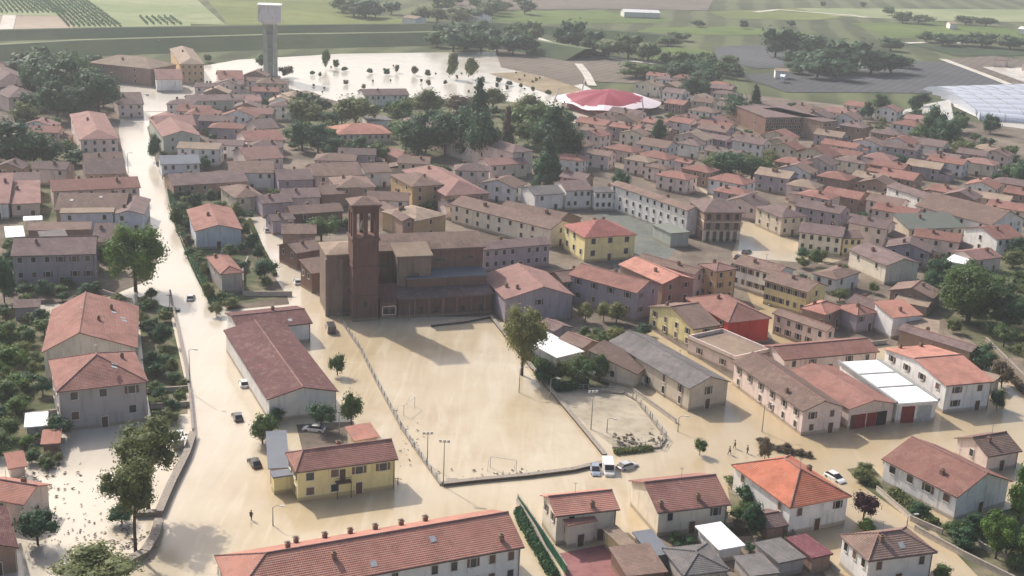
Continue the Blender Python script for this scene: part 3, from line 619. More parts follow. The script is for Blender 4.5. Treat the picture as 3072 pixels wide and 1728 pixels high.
# --- upper middle town
hs('21',(570,355),(812,348),('r',660,262),6.6,'g','white','mauve',.3,'white fronted house with mauve roof facing the green grey court',win=(4,0,0),storeys=2)
hs('21',(820,368),(1200,362),8,6.4,'g','white','grey',.25,'white row with tall dark windows behind the green grey court',name='terraced_house',cat='terrace',win=(7,0,0),storeys=2)
hs('21',(300,395),(565,378),('r',400,305),5.6,'g','white','grey',.3,'grey roofed house left of the white fronts',win=(2,0,0))
hs('21',(1630,528),(1762,512),(1140,275),8.6,'x','white','brown',.3,'tall long white terrace facing left over the green grey court',name='terraced_house',cat='terrace',win=(0,11,0),storeys=3)
hs('21',(440,692),(640,640),(20,370),6.0,'x','cream','brown',.36,'cream and ochre row with shuttered windows running down to the brick church',name='terraced_house',cat='terrace',win=(1,9,0),storeys=2)
hs('21',(450,680),(720,590),(260,460),5.4,'x','brownw','brown',.36,'brown roofed house above the yellow villa',win=(1,0,0))
hs('21',(1485,725),(1655,712),(1400,640),4.6,'f','greenw','green',0,'grey green flat roofed block beside the green grey court',name='outbuilding',cat='outbuilding',nwin=False)
hs('11',(1405,320),(1690,300),(1600,190),8.5,'h','ochre','brown',.3,'ochre walled block with stepped terraces behind the brick church',win=(2,2,0),storeys=3)
hs('11',(1700,400),(2090,375),(1760,150),7.0,'h','brownw','pink',.4,'large pink hipped roof above the brick church',win=(3,2,0),storeys=2)
hs('11',(1700,490),(2000,470),('r',1850,420),4.5,'g','pinkw','mauve',.3,'low mauve roof in front of the large pink hipped roof',win=(3,0,0))
hs('11',(1320,620),(1450,610),(1000,480),6,'x','brownw','brown',.4,'brown roof with white dormers just behind the church nave',win=(1,1,0))
hs('11',(1440,620),(1720,560),(1600,440),6,'h','ochre','ochre' if 0 else 'tan',.3,'ochre tan roofed house touching the back of the church',win=(1,0,0))
hs('11',(-190,200),(218,198),('r',10,95),6.0,'g','white','brown',.36,'white house with four dark windows and brown roof above the second street',win=(5,0,1),storeys=1)
hs('11',(240,265),(560,255),('r',380,165),5,'g','mauvew','mauve',.34,'mauve brown roofed row right of the white house with four windows',win=(2,0,0))
hs('11',(560,230),(990,215),('r',720,110),5.6,'g','pinkw','brown',.34,'pale pink walled house with flat brown roof in the town centre',win=(3,0,0))
hs('11',(1000,200),(1235,190),('r',1100,110),5.6,'g','white','brown',.34,'white side walled house left of the ochre block',win=(2,1,0))
hs('11',(290,420),(620,410),('r',450,330),5,'g','pinkw','mauve',.36,'mauve roofed house left of the church belfry',win=(1,0,0))
hs('11',(620,390),(830,380),('r',700,300),5,'g','brownw','brown',.36,'brown roofed house close left of the belfry',win=(1,0,0))
hs('11',(750,330),(1100,320),(1000,230),6.4,'h','brownw','brown',.3,'square brown roofed house directly beyond the belfry',win=(2,1,0))
hs('11',(360,560),(820,530),('r',600,470),4.6,'g','brick','brown',.36,'brick walled row hidden behind the garden left of the belfry',win=(2,0,0))
hs('11',(270,730),(580,730),('r',420,640),4.6,'g','brownw','brown',.36,'brown roofed house left of the church garden tree',win=(1,1,0))
hs('11',(400,900),(640,860),('r',480,780),4.8,'g','brick','brown',.36,'small brown roofed house on the right kerb of the second street',win=(1,2,0))
hs('11',(530,1075),(710,1050),(640,980),5.4,'s','brick','brown',.25,'dark brick outbuilding against the apse of the church',name='outbuilding',cat='outbuilding',win=(0,2,0))
hs('11',(190,620),(400,600),('r',290,550),4.4,'g','mauvew','mauve',.36,'mauve roofed cottage beside the bend of the second street',win=(1,1,0))
hs('11',(100,470),(380,450),('r',220,380),4.6,'g','mauvew','mauve',.36,'mauve roofed house at the top of the second street',win=(1,0,0))
# --- far centre
hs('10',(-30,1230),(300,1215),('r',120,1130),5.2,'g','pinkw','redbrown',.3,'reddish roofed house left of the park trees',win=(3,0,0))
hs('10',(-30,1390),(300,1370),('r',150,1270),5.2,'g','pinkw','pink',.3,'bright pink roofed house below the park trees',win=(3,0,0))
hs('10',(70,1120),(260,1110),('r',160,1030),5.2,'g','pinkw','mauve',.3,'mauve roofed house beyond the bright pink roof',win=(2,0,0))
hs('10',(-40,880),(100,880),('r',20,830),6,'g','pinkw','pink',.3,'pink house with small windows right of the water tower foot',win=(3,0,0))
hs('10',(740,1170),(1240,1160),('r',930,1070),4.2,'h','pinkw','terra',.32,'long low school building with terracotta roof among the park trees',name='school',cat='school',win=(9,0,0))
hs('10',(990,830),(1390,825),('r',1200,770),5.6,'g','white','mauve',.3,'long mauve roofed building on the near shore of the lake',name='school',cat='school',win=(8,0,0))
hs('10',(330,840),(620,830),(520,800),5.6,'h','ochre','tan',.3,'tan roofed house at the left shore of the lake',win=(3,0,0))
hs('10',(1290,1380),(1440,1370),(1380,1275),5,'h','brownw','redbrown',.35,'small reddish hipped roof below the dark conifers',win=(1,1,0))
hs('10',(1040,1050),(1240,1045),(1220,1000),4,'f','white','grey',0,'white flat roofed pavilion among the park trees',name='pavilion',cat='pavilion',nwin=False)
hs('20',(110,1330),(300,1310),(60,960),9,'h','pinkw','mauve',.35,'tall pinkish brown house between the dark park trees',win=(1,2,0),storeys=3)
hs('20',(-90,1440),(250,1420),(150,1370),5.6,'g','pinkw','pink',.3,'white and pink house in front of the dark conical tree',win=(4,1,0))
hs('30',(75,1020),(560,1020),(520,885),9,'f','brick','brick' if 0 else 'mauve',0,'long flat roofed brick apartment block far right of centre',name='apartment_block',cat='apartment block',win=(12,2,0),storeys=3)
hs('30',(575,1060),(700,1050),(640,900),9,'f','brownw','mauve',0,'brown end block joined to the long brick apartments',name='apartment_block',cat='apartment block',win=(3,0,0),storeys=3)

def onfront(root, name, fx, wd, z0, z1, mat, dep=.06, y=None):
    d = [q[1] for q in HOUSES if q[0] == root][0]; L, W = d['L'], d['W']; oh = .45 if d['roof'] != 'f' else .3
    x = (fx-.5)*(L-2*oh); yy = -W/2+oh; m = MB(); m.box(x-wd/2, yy-dep, z0, x+wd/2, yy+.02, z1); return link(name, m.mesh(name, [mat]), root)
M_RDOOR = plain('red sheet door', (.20,.03,.03), .6); M_GDOOR = plain('grey roller door', (.38,.40,.40), .6); M_DARK = plain('dark opening', (.035,.03,.03), .9)
for fx, wd, mt in ((.1,1.0,M_FRAMED),(.27,2.6,M_RDOOR),(.53,2.3,M_RDOOR),(.76,2.4,M_DARK)): onfront(GAR, 'garage_door', fx, wd, 0, 3.0, mt)
for fx, wd, mt in ((.3,3.0,M_RDOOR),(.72,3.2,M_GDOOR)): onfront(MEM, 'garage_door', fx, wd, 0, 3.6, mt)
d = [q[1] for q in HOUSES if q[0] == MEM][0]
for fy in (.36, .68):
    m = MB(); y = (fy-.5)*d['W']; m.box(-d['L']/2+.3, y-.25, 4.5, d['L']/2-.3, y+.25, 4.62); link('roof_seam', m.mesh('roof_seam', [plain('seam grey', (.3,.3,.3))]), MEM)
for s in (-1, 1): m = MB(); m.box(s*d['L']/2-.25, -d['W']/2, 4.5, s*d['L']/2+.25, d['W']/2, 4.9); link('gutter', m.mesh('gutter', [plain('seam grey', (.3,.3,.3))]), MEM)
onfront(YEL, 'balcony', .455, 2.6, 2.75, 2.95, M_FRAMED, 1.2); onfront(YEL, 'balcony_door', .455, 1.0, 2.95, 4.9, M_FRAMED, .05)
d = [q[1] for q in HOUSES if q[0] == YEL][0]; bx = (.455-.5)*(d['L']-.9); by = -d['W']/2+.45
m = MB()
for k in range(9): m.tube([(bx-1.25+k*.31, by-1.15, 2.95), (bx-1.25+k*.31, by-1.15, 3.85)], [.025,.025], 4)
m.tube([(bx-1.3, by-1.15, 3.85), (bx+1.3, by-1.15, 3.85)], [.04,.04], 4)
for s in (-1.2, 1.2): m.tube([(bx+s, by-1.1, -.2), (bx+s, by-1.1, 2.8)], [.07,.07], 5)
link('balcony_rail', m.mesh('balcony_rail', [M_FRAMED]), YEL)

hs('D',(1640,1400),(1690,1392),7,2.5,'s','grey','slate',.08,'tiny slate roofed lean-to between the brown tile shed and the grey hipped outbuilding',name='shed',cat='shed',nwin=False)
hs('D',(1930,1330),(1985,1320),6,2.4,'g','brownw','mauve',.3,'little mauve roofed shed behind the dark red garage',name='shed',cat='shed',nwin=False)
hs('D',(2130,985),(2160,975),5,2.6,'s','white','white',.05,'small white flat shed behind the pink house with the long brown roof',name='shed',cat='shed',nwin=False) 
hs('D',(1560,915),(1600,905),5,2.6,'g','brownw','redbrown',.3,'tiny reddish roofed shed left of the barn lean-to',name='shed',cat='shed',nwin=False)
hs('D',(20,1180),(70,1172),5,2.5,'s','pinkw','terra',.15,'small terracotta shed in the left garden above the terracotta roofed house',name='shed',cat='shed',nwin=False)
hs('D',(60,1075),(120,1070),6,2.4,'s','grey','white',.05,'pale sheet roofed shed between the left cross walls',name='shed',cat='shed',nwin=False)
hs('D',(430,1110),(470,1105),4,2.2,'s','grey','white',.05,'small pale shed beside the head of the curving garden wall',name='shed',cat='shed',nwin=False)
# ------------------------------------------------------------------ the brick church
f0 = G((945,805)); f1 = G((1236,788)); ux = (f1-f0); CL = ux.length; crz = math.atan2(ux.y, ux.x)
church = link('church', None, None, f0, crz)
tag(church, 'large brown brick church with shaded flank at the head of the flooded square', 'church')
FOOT.append((f0.x+14*math.cos(crz)-12*math.sin(crz), f0.y+14*math.sin(crz)+12*math.cos(crz), crz, 20, 14))
def cbox(name, x0, y0, z0, x1, y1, z1, wall): m = MB().box(x0, y0, z0, x1, y1, z1); return link(name, m.mesh(name, [wallmat(wall)]), church)
def croof(name, x0, y0, x1, y1, h, ridge, rise, k='brown', hipa=0):
    if ridge == 'x': v = [(x0,y0,h),(x1,y0,h),(x1,y1,h),(x0,y1,h),(x0+hipa,(y0+y1)/2,h+rise),(x1,(y0+y1)/2,h+rise)]; fs = [(0,1,5,4),(2,3,4,5)] + ([(3,0,4)] if hipa else [])
    elif ridge == 's': v = [(x0,y0,h),(x1,y0,h),(x1,y1,h+rise),(x0,y1,h+rise)]; fs = [(0,1,2,3)]
    m = MB().shell(v, fs, .35); return link(name, m.mesh(name, [roofmat(k)]), church)
# aisle, chapels, transept, nave, apse
cbox('aisle_wall', 5.5, 0, -.6, CL, 6, 5.0, 'dkbrick'); croof('aisle_roof', 5.2, -.4, CL+.4, 6.3, 5.1, 's', 1.5, 'mauve')
cbox('side_chapel', 1.2, .5, -.6, 5.3, 4, 4.4, 'brick'); croof('chapel_roof', 1.0, .2, 5.6, 4.3, 4.5, 's', 3.2, 'maroon')
cbox('chapel_wall', 8.5, 4.5, -.6, CL-.3, 11.5, 8.6, 'brick'); croof('chapel_roof', 8.2, 4.2, CL, 11.8, 8.7, 's', .9, 'slate')
cbox('transept', 6.2, 5.2, -.6, 14.6, 13, 14.0, 'stone'); croof('transept_roof', 5.8, 4.7, 15.0, 15.5, 14.1, 's', 2.2, 'tan')
m = MB(); nx0, nx1, ny0, ny1, nh = .3, CL+.2, 9.5, 22, 14.4
m.v = [(nx0,ny0,-.6),(nx1,ny0,-.6),(nx1,ny1,-.6),(nx0,ny1,-.6),(nx0,ny0,nh),(nx1,ny0,nh),(nx1,ny1,nh),(nx0,ny1,nh),(nx0,15.75,nh+2.1),(nx1,15.75,nh+2.1)]
m.f = [(0,1,5,4),(2,3,7,6),(3,0,4,8,7),(1,2,6,9,5)]; m.m = [0]*4
link('nave_wall', m.mesh('nave_wall', [wallmat('brick')]), church)
croof('nave_roof', -.3, 8.9, CL+.6, 22.6, nh+.1, 'x', 2.4, 'brown')
cbox('apse', -10.8, 5, -.6, .1, 16, 15.2, 'stone'); m = MB().shell([(-11.2,4.6,15.3),(.2,4.6,15.3),(.2,16.4,15.3),(-11.2,16.4,15.3),(-7,10.5,16.6),(.2,10.5,16.9)], [(0,1,5,4),(2,3,4,5),(3,0,4)], .3)
link('apse_roof', m.mesh('apse_roof', [roofmat('tan')]), church)
for x in (-10.9, -7.4, -3.9): cbox('buttress', x-.35, 4.5, -.6, x+.35, 5, 14.2, 'stone')
def lunette(x, y, z, r=1.4):
    m = MB(); n = 10; pts = [(x+r*math.cos(math.pi*k/n), y-.05, z+r*.75*math.sin(math.pi*k/n)) for k in range(n+1)]
    m.poly(pts[::-1]); mm = m.mesh('lunette_window', [M_GLASS]); link('lunette_window', mm, church)
    m = MB(); m.tube([(p[0], y-.08, p[2]) for p in pts], [.14]*len(pts), 5); link('window_surround', m.mesh('window_surround', [wallmat('stone')]), church)
lunette(3.2, 9.5, 10.2); lunette(10.4, 5.2, 8.8); lunette(18.0, 9.5, 11.2); lunette(25.3, 9.5, 11.4)
for x in (9.5, 13, 16.5, 20, 23.5, 27): cbox('pilaster', x-.3, -.2, -.6, x+.3, 0, 4.9, 'brick')
m = MB(); m.box(2.0, .38, 3.0, 4.9, .5, 3.2); m.box(1.6, .38, .9, 5.0, .5, 1.1); m.box(1.6, .38, 1.1, 1.8, .5, 3.2); m.box(4.8, .38, 1.1, 5.0, .5, 3.0)
link('panel_frame', m.mesh('panel_frame', [wallmat('pinkw')]), church)
for x in (2.6, 4.2, 11, 15, 21.5, 26): link('window', winmesh(.8, 1.2, 'd')[2], church, (x, .48 if x < 6 else -.02, 1.9))
# tower
tw = link('bell_tower', None, church, (-2.6, -.4, 0)); tw.scale = (1, 1, 1.09)
tx = 3.05
def tbox(m, a, z0, z1, mi=0): m.box(-a, -a+3, z0, a, a+3, z1, mi)
m = MB(); tbox(m, tx, -.6, 18.2); tbox(m, tx+.2, 5.6, 5.9); tbox(m, tx+.18, 12.2, 12.5); tbox(m, tx+.3, 18.2, 18.7)
for sx in (-1, 1):
    for sy in (-1, 1): m.box(sx*(tx)-(.9 if sx > 0 else 0), 3+sy*tx-(.9 if sy > 0 else 0), 18.7, sx*tx+(.9 if sx < 0 else 0), 3+sy*tx+(.9 if sy < 0 else 0), 25.2)
for s in (-1, 1):
    m.box(-.45, 3+s*tx-(.5 if s > 0 else 0), 18.7, .45, 3+s*tx+(.5 if s < 0 else 0), 24.2); m.box(s*tx-(.5 if s > 0 else 0), 2.55, 18.7, s*tx+(.5 if s < 0 else 0), 3.45, 24.2)
tbox(m, tx, 24.2, 25.6); tbox(m, tx+.35, 25.6, 26.1)
link('shaft', m.mesh('shaft', [wallmat('dkbrick')]), tw)
m = MB(); a = tx+.6; m.shell([(-a,3-a,26.15),(a,3-a,26.15),(a,3+a,26.15),(-a,3+a,26.15),(0,3,27.4)], [(0,1,4),(1,2,4),(2,3,4),(3,0,4)], .25)
link('tower_roof', m.mesh('tower_roof', [roofmat('brown')]), tw)
m = MB(); m.tube([(0,3,20.0),(0,3,20.3),(0,3,21.6),(0,3,22.0)], [1.05,.95,.6,.25], 12); link('bell', m.mesh('bell', [plain('bell bronze', (.35,.34,.30), .5, .5, .3)]), tw)
m = MB(); m.tube([(0,3,28.0),(0,3,29.8)], [.06,.06], 5); m.box(-.4, 2.94, 29.1, .4, 3.06, 29.25); link('cross', m.mesh('cross', [M_METAL]), tw)
m = MB(); m.box(-.4, 3-tx-.04, 3.2, .4, 3-tx+.05, 4.4); link('window', m.mesh('window', [M_GLASS]), tw)
# ------------------------------------------------------------------ arcaded palazzo
a = G(D('21', (1758,800))); b = G(D('21', (2078,800))); ux = (b-a).normalized(); L = (b-a).length; rz = math.atan2(ux.y, ux.x); uy = Vector((-ux.y, ux.x, 0)); W = 15
c0 = a + ux*L/2 + uy*W/2
pal = link('arcaded_palace', None, None, c0, rz); FOOT.append((c0.x, c0.y, rz, L/2, W/2))
tag(pal, 'brown brick palace with stone arcade on its ground floor behind the flooded piazza', 'palace')
m = MB(); m.box(-L/2, -W/2, 3.4, L/2, W/2, 9.4); m.box(-L/2, -W/2+3, -.5, L/2, W/2, 3.4)
link('wall', m.mesh('wall', [wallmat('brownw')]), pal)
for i in range(6):
    x = -L/2+.5+(L-1)*i/5; m = MB(); m.box(x-.45, -W/2-.02, -.5, x+.45, -W/2+.8, 3.4); link('pillar', m.mesh('pillar', [wallmat('beige')]), pal)
for z in (3.4, 6.2, 9.2): m = MB(); m.box(-L/2-.15, -W/2-.15, z, L/2+.15, W/2+.15, z+.22); link('cornice', m.mesh('cornice', [wallmat('beige')]), pal)
v = [(-L/2-.6,-W/2-.6,9.45),(L/2+.6,-W/2-.6,9.45),(L/2+.6,W/2+.6,9.45),(-L/2-.6,W/2+.6,9.45),(-L/2+5,0,12),(L/2-5,0,12)]
link('roof', MB().shell(v, [(0,1,5,4),(2,3,4,5),(3,0,4),(1,2,5)], .25).mesh('roof', [roofmat('mauve')]), pal)
for z in (5, 7.9):
    for i in range(4): link('window', winmesh(1.1, 1.6, 'd')[2], pal, (-L/2+(i+.5)*L/4, -W/2, z))
    for i in range(3): link('window', winmesh(1.1, 1.6, 'd')[2], pal, (L/2, -W/2+(i+.5)*W/3, z), math.pi/2)
# ------------------------------------------------------------------ water tower
wb = G((681,195)); H_ = height(wb, 10); wt = link('water_tower', None, None, wb, .15)
tag(wt, 'tall grey concrete water tower with square tank beside the flooded lake', 'water tower'); FOOT.append((wb.x, wb.y, 0, 6, 6))
m = MB(); k = H_-9
for sx in (-1, 1):
    for sy in (-1, 1): m.box(sx*2.7-.9, sy*2.7-.9, -.5, sx*2.7+.9, sy*2.7+.9, k)
m.box(-1.5, -1.5, -.5, 1.5, 1.5, k)
for z in (k*.25, k*.5, k*.75): m.box(-2.8, -2.8, z, 2.8, 2.8, z+.7)
link('shaft', m.mesh('shaft', [wallmat('greenw')]), wt)
m = MB(); m.box(-6.0, -6.0, k, 6.0, 6.0, H_-.5); m.box(-6.3, -6.3, H_-.5, 6.3, 6.3, H_); m.box(-4.4, -4.4, k-1.2, 4.4, 4.4, k)
link('tank', m.mesh('tank', [wallmat('white')]), wt)
m = MB(); m.box(-5, -5, -.4, 5, 5, .6); link('plinth', m.mesh('plinth', [M_CONC]), wt)
m = MB()
for s in (-1, 1): m.tube([(s*.3, -1.7, 0), (s*.3, -1.7, k)], [.06,.06], 4)
link('ladder', m.mesh('ladder', [M_METAL]), wt)
# ------------------------------------------------------------------ red and white tent roofed sports hall
tb = G((1520,290)); th_ = link('sports_hall', None, None, tb, -.12); FOOT.append((tb.x, tb.y+25, 0, 28, 34))
tag(th_, 'sports hall with swooping red and white membrane roof in the middle distance', 'sports hall')
m = MB(); NU, NV = 40, 16
a_, b2 = 23, 30
def tent(u, v):
    an = 2*math.pi*u; r = v; x = a_*r*math.cos(an); y = 26 + b2*r*math.sin(an)
    sp = abs(math.cos(2*an))**2; k = 1+.16*sp*r
    z = 7.5 - 4.4*r**2 + .5*r*math.cos(8*an)
    return (x*k, y*k if 0 else 26+(y-26)*k, z)
for i in range(NU):
    for j in range(NV):
        v0, v1 = j/NV, (j+1)/NV; u0, u1 = i/NU, (i+1)/NU
        cx_ = (tent(u0,v0)[0]+2)/17.5; cy_ = (tent(u0,v0)[1]-23)/23
        q = [tent(u0,v0), tent(u1,v0), tent(u1,v1), tent(u0,v1)]
        if j == 0: q = [q[0], q[2], q[3]]
        m.poly(q[::-1] if 0 else q, 0 if cx_*cx_+cy_*cy_ < 1 else 1)
me = m.mesh('membrane_roof', [plain('red membrane', (.27,.02,.045), .55), plain('white membrane', (.74,.64,.66), .6)]); 
o = link('membrane_roof', me, th_); md = o.modifiers.new('thickness', 'SOLIDIFY'); md.thickness = .25; md.offset = -1
m = MB(); m.prism([(19*math.cos(2*math.pi*k/28), 26+24*math.sin(2*math.pi*k/28)) for k in range(28)], -.3, 3.4); link('wall', m.mesh('wall', [wallmat('white')]), th_)
m = MB(); m.prism([(20.5*math.cos(2*math.pi*k/28+3.4) if k < 15 else 0, 26+25.5*math.sin(2*math.pi*k/28+3.4) if k < 15 else 26) for k in range(16)][:16], .5, 2.2); link('red_band', m.mesh('red_band', [plain('red band', (.4,.03,.06), .6)]), th_)
for sx, sy in ((-1,-.2),(-.6,1.2),(1,.6),(.7,-.6)):
    m = MB(); p = (sx*27, 26+sy*32, 0); m.tube([p, (p[0]*.9, 26+(p[1]-26)*.9, 9)], [.45,.3], 7); link('mast', m.mesh('mast', [plain('mast paint', (.7,.68,.66))]), th_)
# ------------------------------------------------------------------ polytunnels and white sheds
pm = plain('polythene', (.50,.53,.60), .4, .4)
tl, tr = G((2385,268)), G((2660,300)); 
PT = []
for i in range(7):
    t = i/6; a = G((2368+t*92, 236+t*62)); b = G((2660, 226+t*88)); ux = (b-a); L = ux.length; rz = math.atan2(ux.y, ux.x)
    m = MB(); n = 9; r = max(6.0, 15-9*t); pr = [(0, -r*math.cos(math.pi*k/n), 3.6*math.sin(math.pi*k/n)) for k in range(n+1)]
    base = len(m.v); m.v += [(0,)+p[1:] for p in pr] + [(L,)+p[1:] for p in pr]
    for k in range(n): m.f.append((k, n+1+k, n+2+k, k+1)); m.m.append(0)
    m.f.append(tuple(range(n+1))); m.f.append(tuple(n+1+k for k in reversed(range(n+1)))); m.m += [0, 0]
    root = link('polytunnel', None, None, a, rz); link('cover', m.mesh('cover', [pm]), root)
    m = MB()
    for k in range(int(L/12)):
        m.tube([(k*12+.5, 1.01*p[1], 1.01*p[2]+.05) for p in pr], [.14]*(n+1), 4)
    link('hoops', m.mesh('hoops', [M_METAL]), root)
    tag(root, ['farthest','second farthest','third farthest','middle','third nearest','second nearest','nearest'][i] + ' of seven pale polythene tunnels at the upper right edge', 'polytunnel', 'pale polytunnels at the upper right')
def shedfar(p, q, dep, h, wall, rc, label, nm='farm_shed', cat='farm shed'): hs('D', p, q, dep, h, 'g', wall, rc, .25, label, name=nm, cat=cat, nwin=False, chim=0)
shedfar((1570,30),(1662,33),16,5,'white','white','long white farm shed far out in the fields')
shedfar((2040,128),(2180,150),10,3,'grey','slate','low slate roofed farm shed in front of the dark wood') if 0 else None
shedfar((1962,192),(1974,193),7,4,'white','white','small white hut among the trees left of the slate field')
shedfar((1950,178),(1985,180),10,5,'white','tan','pale farm hut on the track below the dark wood')
shedfar((1148,38),(1200,44),20,6,'white','grey','white farm building beyond the dark trees at top centre')
shedfar((1110,28),(1160,30),16,6,'grey','slate','grey farm shed left of the white farm building at top centre')
shedfar((1010,44),(1045,48),14,6,'white','tan','pale barn beside the far dark thicket')
shedfar((2570,160),(2600,164),14,5,'pinkw','pink','pink farmhouse by the sandy track at the right edge') 
shedfar((2500,150),(2530,153),12,5,'pinkw','mauve','mauve farmhouse in the far right fields')
shedfar((2560,72),(2600,76),14,5,'white','white','white farm building at the far right edge of the fields')
shedfar((2390,60),(2410,61),14,5,'white','tan','white field barn beside a bushy hedge far right')
# ------------------------------------------------------------------ trees
random.seed(11)
def blobs_mesh(name, blobs, nleaf, ls, core=.62, seed=1, flatten=1.0):
    r = random.Random(seed); m = MB()
    for (bx, by, bz, br) in blobs:
        if core:
            bm = bmesh.new(); bmesh.ops.create_icosphere(bm, subdivisions=2, radius=1)
            n0 = len(m.v)
            for v in bm.verts:
                k = br*core*(1+.25*noise.noise(v.co*2.3+Vector((bx*9, by*9, bz*9)))); m.v.append((bx+v.co.x*k, by+v.co.y*k, bz+v.co.z*k*flatten))
            for f in bm.faces: m.f.append(tuple(n0+v.index for v in f.verts)); m.m.append(0)
            bm.free()
        for _ in range(nleaf):
            d = Vector((r.gauss(0,1), r.gauss(0,1), r.gauss(0,1))).normalized(); q = br*r.uniform(.55, 1.3)
            c = Vector((bx+d.x*q, by+d.y*q, bz+d.z*q*flatten)); s = ls*r.uniform(.6, 1.35)
            u = (d*.5+Vector((r.gauss(0,1), r.gauss(0,1), r.gauss(0,1)))).normalized(); v = u.cross(d+Vector((.01,.02,.3)));
            if v.length < .05: v = u.orthogonal()
            v.normalize(); u2 = v.cross(d+Vector((r.uniform(-.7,.7), r.uniform(-.7,.7), r.uniform(-.7,.7)))).normalized()
            m.poly([c-u2*s, c-v*s*.7, c+u2*s, c+v*s*.7])
    me = m.mesh(name, [MC['leaf mid']]); return me
def crown_round(seed, n=20, spread=.62, br=(.26,.42), nleaf=110, ls=.055, core=.58):
    r = random.Random(seed); B = []
    for i in range(n):
        d = Vector((r.gauss(0,1), r.gauss(0,1), r.gauss(0,.85))).normalized()*spread*r.uniform(.35, 1.08)
        B.append((d.x, d.y, d.z, r.uniform(*br)))
    return blobs_mesh('crown', B, nleaf, ls, core, seed)
def crown_cone(seed):
    r = random.Random(seed); B = []
    for i in range(17):
        z = -1+2*(i+.5)/17; rad = .62*(1-(z+1)/2)**.75+.04
        for k in range(1 if z > .6 else 2):
            an = r.uniform(0, 6.28); B.append((rad*.55*math.cos(an), rad*.55*math.sin(an), z, max(.16, rad*.72)))
    return blobs_mesh('crown', B, 60, .055, .7, seed)
PR = {'round': [crown_round(s) for s in (1,2,3,4,5)], 'big': [crown_round(s, 34, .68, (.17,.33), 90, .042, .68) for s in (21,22,23)],
      'thin': [crown_round(s, 26, .72, (.12,.28), 60, .035, .35) for s in (31,32)], 'cone': [crown_cone(s) for s in (41,42)],
      'far': [crown_round(s, 12, .55, (.3,.45), 45, .1, .75) for s in (51,52,53)]}
PR['dense'] = [crown_round(s, 46, .66, (.17,.31), 150, .034, .52) for s in (61,62,63)]; PR['big'] = PR['dense']
def trunk_mesh(seed, h, r):
    rn = random.Random(seed); m = MB()
    m.tube([(0,0,-.3),(0,0,h*.35),(rn.uniform(-.05,.05)*h,0,h*.7),(0,rn.uniform(-.04,.04)*h,h)], [r*1.3,r,r*.75,r*.35], 8)
    for i in range(5):
        an = i*1.26+rn.uniform(-.3,.3); z = h*rn.uniform(.5,.75); q = h*rn.uniform(.22,.38)
        m.tube([(0,0,z),(math.cos(an)*q*.6, math.sin(an)*q*.6, z+q*.6),(math.cos(an)*q, math.sin(an)*q, z+q*1.25)], [r*.5,r*.33,r*.12], 5)
    return m.mesh('trunk', [M_BARK])
TRM = {}
TREES = []
def tree(g, r, H, kind='round', leaf='mid', name='tree', label='', group=None, clear=.22, cat='tree', squash=1.0):
    root = link(name, None, None, g, random.uniform(0, 6.28))
    key = (random.randint(0, 3),); 
    if key not in TRM: TRM[key] = trunk_mesh(key[0], 1.0, .035)
    t = link('trunk', TRM[key], root); t.scale = (r*1.5, r*1.5, H*.74)
    me = random.choice(PR[kind]); c = link('crown', me, root)
    ch = H*(1-clear)/2; c.location = (0, 0, H-ch*.99); c.scale = (r*1.18, r*1.18*squash, ch*1.12)
    c.material_slots[0].link = 'OBJECT'; c.material_slots[0].material = MC['leaf '+leaf]
    tag(root, label, cat, group); TREES.append((root, leaf, r)); FOOT.append((g.x, g.y, 0, r*.55, r*.55)); return root
def T(c, bx, by, top, wpx, kind='round', leaf='mid', label='', name='tree', group=None, clear=.2, cat='tree'):
    """tree read off the picture: base pixel, top pixel row and crown width in the units of that crop"""
    p = D(c, (bx, by)); g = G(p); g.z = 0; yt = D(c, (bx, top))[1]; H = height(g, yt)
    wd = wpx*(1 if c == 'D' else .2894)*K; r = wd*(g-CAMP).length/F/2
    return tree(g, r, H, kind, leaf, name, label, group, clear, cat)
S = 'shrub'
T('01',1180,1230,600,520,'big','bright','large round bright green tree on the left bank of the main street',clear=.04)
T('01',950,1040,760,200,'round','mid','smaller green tree touching the left side of the large round tree',clear=.05)
T('03',1290,880,20,600,'big','olive','tall olive tree whose trunk stands inside the low garden wall',clear=.35)
T('03',1180,1260,380,520,'big','olive','spreading thin crowned tree with bare lower trunk near the wall corner',clear=.42)
T('03',1060,990,830,240,'round','dark','dark bush at the foot of the trees by the wall corner',S,clear=0,cat='shrub')
T('03',330,1180,830,330,'round','dark','dark green bush beside the maroon roofed house',S,clear=0,cat='shrub')
T('D',235,1520,1385,240,'big','olive','broad olive crown at the bottom edge left of the road',clear=.2)
T('D',570,1490,1398,46,'round','olive','olive bush at the left tip of the long terrace',S,clear=0,cat='shrub')
T('22',190,800,120,440,'big','yellow','tall pale yellow green tree at the right side of the flooded square',clear=.16)
T('12',760,800,590,150,'round','mid','dark shrub by the kerb right of the maroon hall',S,clear=0,cat='shrub')
T('12',880,1250,900,210,'round','mid','dense round tree at the street side of the hall gable',clear=.08)
T('12',620,1280,1020,250,'round','dark','dark tree before the right part of the white hall gable',clear=.1)
T('12',230,1220,1070,190,'round','dark','dark green bush before the left part of the white hall gable',S,clear=0,cat='shrub')
T('12',110,1400,1110,260,'round','mid','leafy green shrub with lighter patches left of the grey lean-to',S,clear=0,cat='shrub')
T('11',130,1140,920,230,'round','dark','dark shrubby tree on the left kerb of the second street',clear=.1)
T('11',620,800,560,300,'round','mid','green garden tree just left of the brick church tower',clear=.1)
T('23',1735,400,240,130,'round','mid','lone dark round tree standing in the flooded junction',clear=.05)
T('33',920,960,705,250,'round','wine','dark purple leaved round tree behind the orange roofed house',clear=.08)
T('33',940,1070,950,170,'round','bright','bright yellow green bush beside the bottom right house',S,clear=0,cat='shrub')
T('33',2070,1300,860,330,'big','bright','large bright green tree at the lower right edge',clear=.15)
